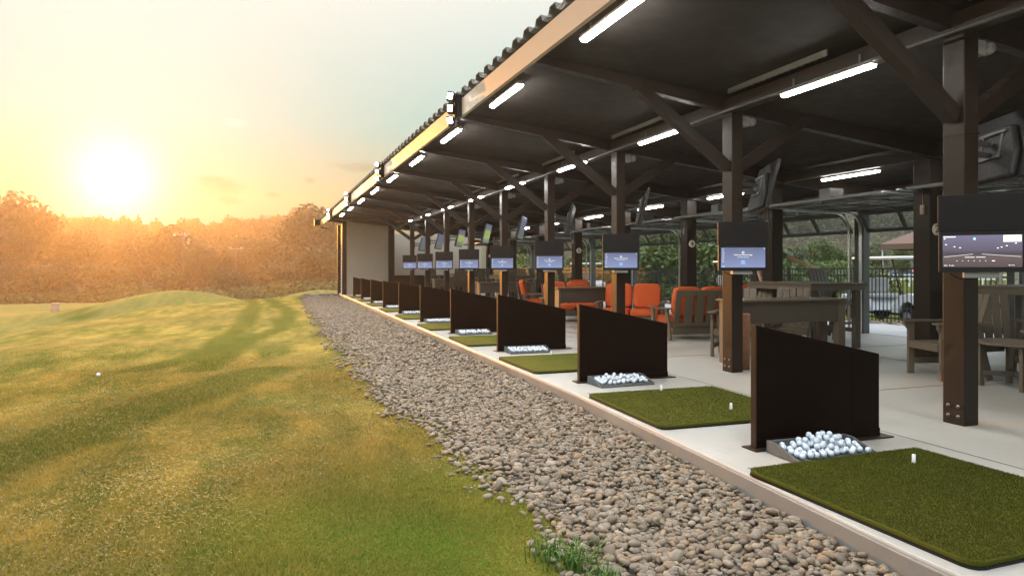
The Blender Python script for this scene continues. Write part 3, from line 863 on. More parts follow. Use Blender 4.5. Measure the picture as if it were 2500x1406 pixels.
for n in range(NB):
    cyy = MATC[n]
    if n == 0: mt = mat0
    else: mt = again(mat0, (0, 0, 0), 0, 'green turf hitting mat, %s from the camera' % ORD[n])
    mt.location = (mat_x(cyy), cyy, 0); mt.rotation_euler = (0, 0, rad((1.0, -1.5, 0.6, -0.5, 0, 0, 0, 0, 0, 0)[n])); mats.append(mt)
for n in (0, 1):
    fv, ff = fuzz(0, 0, (60000, 26000)[n], 20 + n)
    put('turf_pile', raw_mesh('turf_pile', fv, ff, turf_m), mats[n])
tee_m = painted("white_tee_rubber", (0.80, 0.80, 0.76), 0.5, 0.05)
def tee(x, y, label):
    mb = MB(); mb.lathe([(0.0, 0.036), (0.016, 0.036), (0.0125, 0.05), (0.0115, 0.095), (0.009, 0.096), (0.009, 0.08), (0, 0.08)], 12, Matrix.Translation((x, y, 0)))
    return tag(mb.build('rubber_tee', tee_m), label, 'tee', 'rubber tees')
tee(4.05, 3.40, 'white rubber tee at the back of the foreground mat beside the ball tray')
tee(3.88, 6.30, 'white rubber tee at the back of the second mat by its ball tray')
tee(3.98, 5.25, 'white rubber tee near the middle of the second mat')
tee(3.98, 8.15, 'white rubber tee on the third mat near the second divider')
tee(3.90, 9.45, 'white rubber tee at the back of the third mat')

def make_tray():
    t = thing('ball_tray', 'grey sloped ball tray full of balls in the foreground bay', 'tray', (0, 0, 0), 0, 'ball trays')
    # open wedge: outer walls slope from back (high) to front (low)
    x0, x1, y0, y1 = 0.0, 0.70, 0.0, 0.36
    hb, hf, th = 0.092, 0.026, 0.018
    mb = MB()
    def wall(pl, a, b, axis): mb.prism(pl, axis, a, b)
    side = [(y0, 0.0), (y1, 0.0), (y1, hb), (y1 - 0.10, hb), (y0 + 0.02, hf)]
    mb.prism(side, 'x', x0, x0 + th); mb.prism(side, 'x', x1 - th, x1)
    mb.box(x0 + th, x1 - th, y0 + 0.012, y0 + 0.035, 0.0, hf - 0.003)
    mb.box(x0 + th, x1 - th, y1 - th, y1 - 0.001, 0.0, hb - 0.002)
    o = mb.build('rim', rubber, t, 0.008)
    mb = MB(); mb.add([(x0 + th, y0 + .035, 0.012), (x1 - th, y0 + .035, 0.012), (x1 - th, y1 - th, 0.045), (x0 + th, y1 - th, 0.045)], [(0, 1, 2, 3)]); mb.build('tray_floor', rubber, t)
    return t
tray0 = make_tray()
TRX = 3.36
tray_loc = []
for n in range(NB):
    tt = tray0 if n == 0 else again(tray0, (0, 0, 0), 0, 'grey sloped ball tray full of balls, %s from the camera' % ORD[n])
    yb = YB[n] - 0.02 - 0.06 - 0.385
    tt.location = (TRX + (0.06 if n else 0.0), yb, 0.002); tt.rotation_euler = (0, 0, rad((-2, 1.5, -1, 1, 0, 0, 0, 0, 0, 0)[n])); tray_loc.append(tt)
R_B = 0.0214
def pile(seed, n_want):
    r = random.Random(seed); pts = []
    def floor(y): return 0.020 + 0.033 * (y - 0.035) / 0.31
    tries = 0
    layer_h = [0.0, 0.031, 0.060]
    for L in range(3):
        tries = 0
        while tries < 900 and len(pts) < n_want:
            tries += 1
            m = 0.05 + 0.05 * L
            x = r.uniform(m + (0.06 * L), 0.70 - m - 0.03 * L); y = r.uniform(0.062 + 0.03 * L, 0.30 - 0.01 * L)
            z = floor(y) + R_B + layer_h[L]
            if all((x - a) ** 2 + (y - b) ** 2 + (z - c) ** 2 > (2 * R_B * 0.985) ** 2 for a, b, c in pts): pts.append((x, y, z))
    return pts
bvt, bft = ico(3)
ball_me = raw_mesh('golf_ball', bvt * R_B, bft, ballm, True)
bv2, bf2 = ico(2); ball_lo = raw_mesh('golf_ball_small', bv2 * R_B, bf2, ballm, True)
dash = painted("ball_print", (0.02, 0.02, 0.06), 0.5)
dash_me = None
mbd = MB()
for k in range(3): mbd.box(-0.0075, 0.0075, -0.0045 + k * 0.0035, -0.003 + k * 0.0035, R_B - 0.0012, R_B + 0.0002)
dash_me = mbd.mesh('printed_mark', dash)
cnt = [84, 72, 60, 50]
left_over = []
for n in range(NB):
    pts = pile(100 + n, cnt[n] if n < 4 else 50)
    mw = Matrix.Translation(tray_loc[n].location) @ Matrix.Rotation(tray_loc[n].rotation_euler.z, 4, 'Z')
    if n < 4:
        lab = ['white golf ball heaped in the foreground ball tray', 'white golf ball heaped in the second ball tray', 'white golf ball heaped in the third ball tray', 'white golf ball heaped in the fourth ball tray'][n]
        grp = ['golf balls in the foreground tray', 'golf balls in the second tray', 'golf balls in the third tray', 'golf balls in the fourth tray'][n]
        for q in pts:
            b = put('golf_ball', ball_me if n == 0 else ball_lo); b.location = mw @ Vector(q)
            b.rotation_euler = (rnd.uniform(-1.2, 1.2), rnd.uniform(-1.2, 1.2), rnd.uniform(0, 6))
            tag(b, lab, 'golf ball', grp)
            if n == 0 and rnd.random() < 0.6: put('printed_mark', dash_me, b)
    else:
        for q in pts: left_over.append(np.array((mw @ Vector(q))[:]))
V = np.concatenate([bv2 * R_B + p for p in left_over]); F = np.concatenate([bf2 + i * len(bv2) for i in range(len(left_over))])
tag(put('far_golf_balls', raw_mesh('far_golf_balls', V, F, ballm, True)), 'white golf balls in the trays from the fifth bay on', 'golf balls', kind='stuff')

# ------------------------------------------------------------------ monitors
M = Mat("blue_screen"); v = M.coord('Generated'); n1 = M.noise(v, 1.2, 2)
sp = M.node('ShaderNodeSeparateXYZ'); M.l.new(v, sp.inputs[0])
col = M.ramp(sp.outputs['Z'], [(0.0, (0.26, 0.31, 0.52)), (1.0, (0.15, 0.18, 0.30))])
M.base((0.01, 0.01, 0.012)); M.rough(0.12)
M.l.new(col, M.b.inputs['Emission Color']); M.b.inputs['Emission Strength'].default_value = 0.30; screen_m = M.m
M = Mat("night_range_screen"); v = M.coord('Generated')
sp = M.node('ShaderNodeSeparateXYZ'); M.l.new(v, sp.inputs[0])
col = M.ramp(sp.outputs['Z'], [(0.0, (0.060, 0.042, 0.045)), (0.36, (0.085, 0.060, 0.058)), (0.40, (0.035, 0.03, 0.035)), (0.52, (0.075, 0.06, 0.085)), (1.0, (0.11, 0.10, 0.16))])
M.base((0.01, 0.01, 0.012)); M.rough(0.12); M.l.new(col, M.b.inputs['Emission Color']); M.b.inputs['Emission Strength'].default_value = 0.55; night_m = M.m
txt_w = emit("screen_white", (0.95, 0.95, 0.95), 0.6)
txt_b = emit("screen_blue_mark", (0.25, 0.50, 0.9), 0.5)
txt_y = emit("screen_yellow_card", (0.85, 0.95, 0.70), 0.6)
txt_o = emit("screen_cream", (0.95, 0.85, 0.62), 0.6)
cyan_m = emit("screen_cyan", (0.35, 0.8, 0.95), 0.6)
BG = 'bay monitors'
def make_monitor(first):
    t = thing('bay_monitor', '', 'monitor', (0, 0, 0), 0, BG)
    w = 0.302
    mb = MB(); mb.box(-w - .006, w + .006, -0.070, -0.02, 1.635, 1.925); mb.build('hood', blackmat, t, 0.006)
    mb = MB(); mb.box(-w, w, -0.06, -0.02, 1.32, 1.634); mb.bar((0.02, -0.02, 1.54), (0.12, 0.36, 1.54), 0.06, 0.06); mb.build('casing', blackm, t, 0.006)
    # bezel with recessed screen
    mb = MB(); bz = 0.028
    for a in ((-w, w, 1.32, 1.32 + bz + .012), (-w, w, 1.634 - bz, 1.634), (-w, -w + bz, 1.36, 1.606), (w - bz, w, 1.36, 1.606)): mb.box(a[0], a[1], -0.068, -0.0601, a[2], a[3])
    mb.build('bezel', blackm, t, 0.002)
    mb = MB(); mb.add([(-w + bz, -0.063, 1.36), (w - bz, -0.063, 1.36), (w - bz, -0.063, 1.606), (-w + bz, -0.063, 1.606)], [(0, 1, 2, 3)])
    scr = mb.build('screen', night_m if first else screen_m, t)
    ry = -0.0636; R9 = (rad(90), 0, 0)
    if not first:
        text("Welcome to Toptracer Range", 0.0185, scr, (0, ry, 1.515), R9, txt_o)
        text("Scan the code to sign in and play", 0.011, scr, (0, ry, 1.488), R9, txt_w)
        for k, s_ in enumerate(("Menu", "Play", "Games", "Stats", "Clubs", "Tour", "Bay", "Help")):
            text(s_, 0.0115, scr, (-w + 0.045, ry, 1.585 - k * 0.022), R9, txt_w, align='LEFT')
        text("Settings", 0.011, scr, (-w + 0.04, ry, 1.373), R9, txt_w, align='LEFT')
        mb = MB()
        mb.lathe([(0.011, 0), (0.0145, 0), (0.0145, 0.0005), (0.011, 0.0005)], 16, Matrix.Translation((0, ry, 1.543)) @ R90)
        mb.lathe([(0.0, 0), (0.004, 0), (0.004, 0.0005)], 10, Matrix.Translation((w - 0.04, ry, 1.594)) @ R90)
        mb.build('screen_mark', txt_w, scr)
        mb = MB(); mb.lathe([(0.010, 0), (0.0145, 0), (0.0145, 0.0005)], 16, Matrix.Translation((-0.009, ry, 1.432)) @ R90); mb.lathe([(0.010, 0), (0.0145, 0), (0.0145, 0.0005)], 16, Matrix.Translation((0.009, ry, 1.432)) @ R90)
        mb.box(-0.03, 0.03, ry - .0002, ry, 1.404, 1.410); mb.build('screen_mark', txt_b, scr)
    else:
        mb = MB(); mb.box(-w + .035, -w + .12, ry - .0003, ry, 1.592, 1.598)
        for px, pz in ((-.25, 1.535), (-.19, 1.518), (-.15, 1.51), (.23, 1.54), (.17, 1.522), (.135, 1.512), (.11, 1.505), (-.26, 1.580)): mb.box(px - .006, px + .006, ry - .0003, ry, pz - .0025, pz + .0025)
        for k in range(6): mb.box(-.175 + k * .04, -.170 + k * .04, ry - .0003, ry, 1.405, 1.410)
        mb.box(.07, .09, ry - .0003, ry, 1.405, 1.410); mb.box(-.118, -.05, ry - .0003, ry, 1.434, 1.437); mb.box(-.04, .025, ry - .0003, ry, 1.434, 1.437)
        for s_ in (-1, 1): mb.bar((s_ * .03 - .03, ry, 1.46), (s_ * .265 - .0, ry, 1.438), 0.0004, 0.0016, (0, 0, 1))
        mb.build('screen_mark', txt_w, scr)
        text("Back   To play", 0.012, scr, (-w + 0.04, ry, 1.372), R9, txt_w, align='LEFT'); text("Bay menu", 0.010, scr, (w - 0.10, ry, 1.374), R9, txt_w)
        mb = MB(); mb.box(w - .155, w - .035, ry - .0003, ry, 1.552, 1.602); mb.build('screen_card', txt_y, scr)
        mb = MB(); mb.lathe([(0, 0), (0.009, 0), (0.009, 0.0004)], 16, Matrix.Translation((-.05, ry, 1.578)) @ R90); mb.build('screen_mark', cyan_m, scr)
    mb = MB(); mb.box(-0.12, 0.12, -0.05, 0.05, 1.275, 1.318); mb.lathe([(0, 0), (0.007, 0), (0.007, 0.003)], 10, Matrix.Translation((0.0, -0.0501, 1.297)) @ R90)
    mb.build('control_box', greyplast, t, 0.003)
    mb = MB(); mb.tube([(-.22 + k * 0.03, -0.01 - 0.002 * k, 1.31 - 0.05 * math.sin(k / 8 * math.pi)) for k in range(9)], 0.006, 6); mb.build('cable', blackm, t)
    return t
R90 = Matrix.Rotation(rad(90), 4, 'X')
mon0 = make_monitor(True); mon0['label'] = 'large hooded monitor showing a dark night range, on the nearest post'
MX = 5.43
mon0.location = (5.16, YB[0] - 0.40, 0); mon0.rotation_euler = (0, 0, rad(-46)); mon0.scale = (0.93, 0.93, 1)
mon1 = make_monitor(False)
for n in range(1, 9):
    m_ = mon1 if n == 1 else copy_tree(mon1)
    m_.location = (MX, YB[n] - 0.30, 0); m_.rotation_euler = (0, 0, rad(-19)); m_['label'] = 'hooded bay monitor with blue welcome screen, on the %s front post' % ORD[n]

# ------------------------------------------------------------------ televisions on the posts
tv_off = blackm
M = Mat("golf_picture"); v = M.coord('Generated'); sp = M.node('ShaderNodeSeparateXYZ'); M.l.new(v, sp.inputs[0])
col = M.ramp(sp.outputs['Z'], [(0.0, (0.10, 0.13, 0.11)), (0.22, (0.12, 0.15, 0.10)), (0.27, (0.22, 0.28, 0.08)), (0.66, (0.27, 0.33, 0.09)), (0.70, (0.11, 0.12, 0.18)), (1.0, (0.08, 0.09, 0.15))])
M.base((.01, .01, .01)); M.rough(0.15); M.l.new(col, M.b.inputs['Emission Color']); M.b.inputs['Emission Strength'].default_value = 0.35; tv_pic = M.m
M = Mat("blue_picture"); v = M.coord('Generated'); sp = M.node('ShaderNodeSeparateXYZ'); M.l.new(v, sp.inputs[0])
col = M.ramp(sp.outputs['Z'], [(0.0, (0.10, 0.12, 0.10)), (0.4, (0.10, 0.12, 0.16)), (1.0, (0.10, 0.11, 0.20))])
M.base((.01, .01, .01)); M.rough(0.15); M.l.new(col, M.b.inputs['Emission Color']); M.b.inputs['Emission Strength'].default_value = 0.30; tv_pic2 = M.m
def make_tv(pic):
    t = thing('television', '', 'television', (0, 0, 0), 0, 'televisions hung on the posts')
    tilt = Matrix.Translation((0, 0, 2.42)) @ Matrix.Rotation(rad(14), 4, 'X')
    w, h = 0.52, 0.315
    mb = MB(); mb.box(-w, w, -0.018, 0.022, -h, h, tilt); mb.build('casing', blackm, t, 0.006)
    mb = MB(); mb.add([(-w + .015, -0.0185, -h + .03), (w - .015, -0.0185, -h + .03), (w - .015, -0.0185, h - .015), (-w + .015, -0.0185, h - .015)], [(0, 1, 2, 3)], False, tilt); mb.build('screen', pic, t)
    mb = MB(); mb.prism([(-w * .8, -h * .98), (w * .8, -h * .98), (w * .75, -h * .25), (w * .45, h * .55), (-w * .45, h * .55), (-w * .75, -h * .25)], 'y', 0.022, 0.075, tilt); mb.build('back_shell', painted('tv_back_grey', (0.018, 0.0175, 0.017), 0.5, 0.15, 6, 0.0, 0.2) if 'tv_back_grey' not in bpy.data.materials else bpy.data.materials['tv_back_grey'], t, 0.02)
    mb = MB(); mb.box(-0.2, 0.2, 0.08, 0.10, -.13, -.10, tilt); mb.box(-0.2, 0.2, 0.08, 0.10, .10, .13, tilt)
    mb.bar((-.15, 0.09, 2.32), (-.15, 0.05, 2.56), .03, .02); mb.bar((.15, 0.09, 2.32), (.15, 0.05, 2.56), .03, .02)
    mb.bar((0, 0.09, 2.46), (-.22, 0.36, 2.46), 0.03, 0.045); mb.bar((0, 0.09, 2.36), (-.22, 0.36, 2.36), 0.03, 0.045); mb.box(-.25, -.19, .33, .38, 2.26, 2.56)
    mb.build('wall_bracket', alu_dark, t, 0.002)
    return t
tvA = make_tv(tv_off); tvB = make_tv(tv_pic); tvC = make_tv(tv_pic2)
use = {}
for n in range(9):
    src = (tvA, tvA, tvA, tvA, tvC, tvB, tvB, tvC, tvC)[n]
    o = src if src.name not in use else copy_tree(src)
    use[src.name] = 1
    o.location = (6.12, YB[n] + 0.12, 0); o.rotation_euler = (0, 0, rad(90 - 27))
    o['label'] = ('flat television turned away beside the %s front post' % ORD[n]) if n < 4 else ('flat television with lit picture beside the %s front post' % ORD[n])

# speaker boxes on the posts
def make_box():
    t = thing('junction_speaker', '', 'speaker', (0, 0, 0), 0, 'small grey speakers high on the posts')
    mb = MB(); mb.box(0.0, 0.12, -0.02, 0.09, 3.20, 3.33); mb.build('casing', greyplast, t, 0.01)
    mb = MB(); mb.lathe([(0, 0.07), (0.04, 0.07), (0.055, 0.04), (0.055, 0.0), (0, 0)], 16, Matrix.Translation((0.17, 0.03, 3.27)) @ R90); mb.build('lamp_head', greyplast, t)
    mb = MB(); mb.tube([(0.10, 0.05, 3.24), (0.15, 0.03, 3.22), (0.17, 0.03, 3.22)], 0.010, 6); mb.build('swivel', alu_dark, t)
    return t
sp0 = make_box()
for n in range(9):
    o = sp0 if n == 0 else copy_tree(sp0)
    o.location = (5.695, YB[n] + 0.04, 0); o['label'] = 'grey box with round head, high on the %s front post' % ORD[n]

# ------------------------------------------------------------------ tube lamps
def make_tube():
    t = thing('tube_lamp', '', 'lamp', (0, 0, 0), 0, 'tube lamps')
    mb = MB(); mb.prism([(-0.05, 0.0), (0.05, 0.0), (0.035, 0.04), (-0.035, 0.04)], 'y', -0.62, 0.62); mb.build('housing', white_m if False else greyplast, t)
    mb = MB(); mb.prism([(-0.045, -0.002), (-0.03, -0.03), (0.03, -0.03), (0.045, -0.002)], 'y', -0.61, 0.61); mb.build('tube', lamp_m, t, 0.008)
    for s_ in (-.45, .45):
        mb = MB(); mb.box(-0.004, 0.004, s_ - .01, s_ + .01, 0.04, 0.14); mb.build('hanger', alu_dark, t)
    return t
tube0 = make_tube(); first_tube = [True]
def tube(x, y, z, label, grp, tilt=0):
    o = tube0 if first_tube[0] else copy_tree(tube0)
    first_tube[0] = False
    o.location = (x, y, z); o['label'] = label; o['group'] = grp
    if 'eave' in grp:
        for ch in o.children:
            if ch.name.startswith('tube'):
                ch.data = eave_tube_me
    else:
        for ch in o.children:
            if ch.name.startswith('tube'): ch.data = post_tube_me
    return o
post_tube_me = [c for c in tube0.children if c.name.startswith('tube')][0].data
eave_tube_me = post_tube_me.copy(); eave_tube_me.materials[0] = lamp_eave
for k, yl in enumerate([2.55, 5.70, 8.72, 11.66, 14.6, 17.7, 20.8, 24.0, 27.2, 30.4]):
    tube(2.98 + skew(yl) * 0.8, yl, 3.71, 'lit tube lamp under the eave, %s of that row' % ORD[k], 'tube lamps under the eave')
for k, n in enumerate(range(-1, 8)):
    yl = (YB[n] if n >= 0 else YB[0] - 3.1) + 1.42
    tube(5.40 + skew(yl) * 0.8, yl, 3.31, 'lit tube lamp along the front post line, %s of that row' % ORD[k], 'tube lamps along the front posts')
for k, yl in enumerate([5.9, 9.25, 12.75, 16.0, 19.5, 22.8, 26.0]):
    tube(9.5, yl, 2.99, 'lit tube lamp above the raised doors, %s of that row' % ORD[k], 'tube lamps above the doors')

# flood lights on the fascia
def make_flood():
    t = thing('flood_light', '', 'flood light', (0, 0, 0), 0, 'flood lights on the fascia')
    mb = MB(); mb.box(0.0, 0.07, -0.09, 0.09, 3.56, 3.92); mb.box(-0.02, 0.0, -0.03, 0.03, 3.45, 3.90); mb.build('bracket', blackm, t, 0.004)
    for k, z in enumerate((3.88, 3.70, 3.52)):
        m = Matrix.Translation((-0.10, -0.05, z)) @ Matrix.Rotation(rad(-28), 4, 'Z') @ Matrix.Rotation(rad(12 * (1 - k)), 4, 'Y')
        mb = MB(); mb.box(-0.04, 0.05, -0.02, 0.10, -0.070, 0.070, m); h_ = mb.build('lamp_head', blackm, t, 0.004)
        mb = MB(); mb.box(-0.030, 0.040, -0.026, -0.0205, -0.044, 0.044, m); mb.build('lens', flood_m, h_)
    return t
fl0 = make_flood()
for k, yl in enumerate([9.7, 16.6, 23.4, 30.3]):
    o = fl0 if k == 0 else copy_tree(fl0)
    o.location = (2.56 + skew(yl), yl, 0); o['label'] = 'three headed flood light on the fascia, %s from the camera' % ORD[k]
t = thing('roof_speaker', 'box shaped horn speaker fixed to the far end of the eave', 'speaker', (1.95, 37.0, 0))
mb = MB(); mb.box(-.15, .25, -.15, .2, 3.62, 3.92); mb.box(-.2, -.15, -.2, .25, 3.58, 3.96); mb.build('horn', blackm, t, 0.02)
mb = MB(); mb.bar((0.05, 0, 3.52), (0.55, 0, 3.44), .05, .05); mb.build('bracket', steel, t)

# ------------------------------------------------------------------ furniture
def make_chair(bar=False, mat=None):
    """slatted lumber armchair facing -y"""
    mat = mat or wood
    nm = 'bar_chair' if bar else 'slat_chair'
    sh = 0.74 if bar else 0.43; bt = sh + 0.60
    t = thing(nm, '', 'chair', (0, 0, 0), 0, 'slatted chairs')
    mb = MB()
    for k in range(5): mb.box(-0.27, 0.27, -0.27 + k * 0.105, -0.175 + k * 0.105, sh - 0.028, sh)
    mb.box(-0.272, 0.272, -0.29, -0.272, sh - 0.09, sh - 0.002); mb.build('seat', mat, t, 0.004)
    mb = MB()
    for k in range(5):
        x = -0.245 + k * 0.1; mb.bar((x + .045, 0.20, sh - 0.05), (x + .045, 0.40, bt), 0.088, 0.022, (0, 1, 0))
    mb.bar((-.25, .36, bt - .18), (.25, .36, bt - .18), .03, .07); mb.bar((-.25, .275, sh + .1), (.25, .275, sh + .1), .03, .07); mb.build('backrest', mat, t, 0.003)
    for s_ in (-1, 1):
        mb = MB(); mb.prism([(s_ * .24, -.34), (s_ * .35, -.34), (s_ * .36, -.1), (s_ * .33, .34), (s_ * .26, .34)], 'z', sh + 0.235, sh + 0.26); mb.prism([(-.28, sh + .235), (-.28, sh + .13), (-.315, sh + .18), (-.32, sh + .235)], 'x', s_ * .30 - .014, s_ * .30 + .014); mb.build('arm', mat, t, 0.004)
        mb = MB(); mb.box(s_ * .30 - .02, s_ * .30 + .02, -.28, -.20, 0.003, sh + 0.234); mb.build('leg', mat, t, 0.004)
        mb = MB(); mb.bar((s_ * .30, 0.34, 0.003), (s_ * .30, 0.17, sh + 0.233), 0.04, 0.075, (0, 1, 0)); mb.build('leg', mat, t, 0.004)
        mb = MB(); mb.box(s_ * .30 - .016, s_ * .30 + .016, -.20, .30, 0.13, 0.20); mb.build('stretcher', mat, t, 0.003)
    if bar: mb = MB(); mb.box(-.28, .28, -.27, -.22, .28, .33); mb.build('footrest', mat, t, 0.003)
    return t
chair_p = make_chair(False); barchair_p = make_chair(True, wood_d)
used = set()
def place(proto, x, y, deg, label, group=None):
    o = proto if proto.name not in used else copy_tree(proto)
    used.add(proto.name)
    o.location = (x, y, 0.003); o.rotation_euler = (0, 0, rad(deg)); o['label'] = label
    if group: o['group'] = group
    return o
place(chair_p, 7.83, 6.14, -106, 'slatted armchair seen side on behind the nearest roof post')
place(chair_p, 8.70, 6.15, -42, 'slatted armchair with pale back slats right of the nearest roof post')
place(chair_p, 7.72, 4.58, 165, 'slatted armchair cut off by the right edge of the photo')
place(chair_p, 6.62, 8.62, -48, 'slatted chair behind the counter just right of the second post')
place(chair_p, 7.55, 8.50, -48, 'slatted chair behind the counter with four pale back slats')
place(chair_p, 8.15, 10.15, -60, 'dark slatted armchair beside the rear view loveseat')
place(barchair_p, 10.15, 10.25, 8, 'tall bar chair at the right end of the high table')
place(barchair_p, 9.75, 11.55, 5, 'tall bar chair behind the high table near the third inner post')
for k, (x, y, a) in enumerate([(7.1, 21.0, 170), (8.35, 21.2, 190), (7.2, 24.2, 10), (8.6, 24.0, -20), (7.0, 27.0, 180), (8.2, 27.4, 170), (6.7, 30.6, 0), (8.4, 30.8, 10), (10.0, 22.5, 90), (10.2, 26.0, 90)]):
    place(barchair_p, x, y, a, 'dark bar chair among the far tables, %s of that cluster from the camera' % ORD[k])

def make_counter():
    t = thing('bar_counter', '', 'counter', (0, 0, 0), 0, 'lumber counters behind the posts')
    mb = MB(); L = 1.92
    for k in range(5):
        x0 = k * L / 5; mb.prism([(x0 + .002, -0.02), (x0 + L / 10, -0.045), (x0 + L / 5 - .002, -0.02), (x0 + L / 5 - .002, 0.5), (x0 + .002, 0.5)], 'z', 0.885, 0.913)
    mb.build('tabletop', wood, t, 0.004)
    mb = MB(); mb.box(0.09, L - 0.14, 0.03, 0.06, 0.58, 0.884); mb.build('apron', wood_d, t, 0.003)
    for x in (0.0, L - 0.20):
        for y in (0.02, 0.36):
            mb = MB(); mb.box(x + (.04 if x == 0 else .06), x + (.19 if x > 0 else .085), y, y + 0.10, 0.003, 0.884); mb.build('leg', wood, t, 0.004)
    mb = MB(); mb.box(0.05, 0.07, 0.12, 0.36, 0.3, 0.88); mb.build('side_panel', wood, t)
    return t
ct0 = make_counter()
for k, n in enumerate((1, 3, 5, 7)):
    o = ct0 if k == 0 else copy_tree(ct0)
    o.location = (5.93, YB[n] + 0.42, 0); o['label'] = 'brown lumber counter standing behind the %s front post' % ORD[n]
def make_table(w, d_):
    t = thing('high_table', '', 'table', (0, 0, 0), 0, 'high lumber tables')
    mb = MB(); n = 7
    for k in range(n): mb.box(-w / 2 + k * w / n + .002, -w / 2 + (k + 1) * w / n - .002, -d_ / 2, d_ / 2, 1.07, 1.10)
    mb.build('tabletop', wood, t, 0.004)
    mb = MB()
    for y in (-d_ / 2 + .03, d_ / 2 - .055): mb.box(-w / 2 + .03, w / 2 - .03, y, y + .025, 0.98, 1.069)
    for x in (-w / 2 + .03, w / 2 - .055): mb.box(x, x + .025, -d_ / 2 + .056, d_ / 2 - .056, 0.98, 1.069)
    mb.build('apron', wood, t, 0.003)
    for sx in (-1, 1):
        for sy in (-1, 1):
            mb = MB(); mb.box(sx * (w / 2 - .13) - .05, sx * (w / 2 - .13) + .05, sy * (d_ / 2 - .14) - .05, sy * (d_ / 2 - .14) + .05, 0.003, 1.068); mb.build('leg', wood_d, t, 0.004)
    mb = MB(); mb.box(-w / 2 + .18, w / 2 - .18, -.05, .05, .2, .25); mb.box(-w / 2 + .08, -w / 2 + .13, -d_ / 2 + .19, d_ / 2 - .19, .26, .33); mb.box(w / 2 - .13, w / 2 - .08, -d_ / 2 + .19, d_ / 2 - .19, .26, .33); mb.build('footrest', wood_d, t, 0.003)
    return t
tb0 = make_table(1.15, 1.75)
place(tb0, 8.85, 9.62, -4, 'high lumber table between the second and third inner posts')
place(tb0, 10.15, 6.35, 0, 'high lumber table behind the right hand slatted chairs')
place(tb0, 7.8, 22.6, 0, 'high lumber table among the far bar chairs, nearer one')
place(tb0, 7.6, 28.9, 0, 'high lumber table among the far bar chairs, farther one')
mb = MB(); mb.lathe([(0.0, 0), (0.032, 0), (0.032, 0.004), (0, 0.004)], 16, Matrix.Translation((8.27, 9.5, 1.03)) @ Matrix.Rotation(rad(-90), 4, 'Y'))
t = thing('round_side_table', 'small round lumber side table in front of the right hand chairs', 'table', (7.88, 5.32, 0.003))
mb = MB()
for k in range(6):
    a, b = -0.42 + k * 0.14, -0.42 + (k + 1) * 0.14 - 0.004
    ra, rb = math.sqrt(max(0, .4205 ** 2 - a * a)), math.sqrt(max(0, .4205 ** 2 - b * b))
    mb.prism([(a, -ra - .001), (b, -rb - .001), (b, rb + .001), (a, ra + .001)], 'z', 0.49, 0.518)
mb.build('tabletop', wood, t, 0.003)
for a in (45, 135, 225, 315):
    c_, s_ = math.cos(rad(a)), math.sin(rad(a)); mb = MB(); mb.box(c_ * .33 - .035, c_ * .33 + .035, s_ * .33 - .02, s_ * .33 + .02, 0, 0.489); mb.build('leg', wood, t, 0.003)
mb = MB(); mb.box(-.21, .21, -.30, -.27, .37, .45); mb.box(-.21, .21, .27, .30, .37, .45); mb.bar((-.22, -.22, .15), (.22, .22, .15), .03, .05); mb.bar((-.22, .22, .1501), (.22, -.22, .1501), .03, .05); mb.build('stretcher', wood_d, t)

def pillow(mb, x0, x1, y0, y1, z0, z1, mat=None, e=0.35):
    """rounded cushion box"""
    n = 10; vs = []; fs = []
    cxm, cym, czm = (x0 + x1) / 2, (y0 + y1) / 2, (z0 + z1) / 2
    hx, hy, hz = (x1 - x0) / 2, (y1 - y0) / 2, (z1 - z0) / 2
    nu_, nv_ = 28, 16
    def spow(c, e_): return math.copysign(abs(c) ** e_, c)
    for i in range(nv_ + 1):
        ph = -math.pi / 2 + math.pi * i / nv_
        for k in range(nu_):
            th = 2 * math.pi * k / nu_
            vs.append((cxm + hx * spow(math.cos(ph), e) * spow(math.cos(th), e), cym + hy * spow(math.cos(ph), e) * spow(math.sin(th), e), czm + hz * spow(math.sin(ph), e)))
    for i in range(nv_):
        for k in range(nu_):
            k2 = (k + 1) % nu_; fs.append((i * nu_ + k, i * nu_ + k2, (i + 1) * nu_ + k2, (i + 1) * nu_ + k))
    mb.add(vs, fs, True, mat)
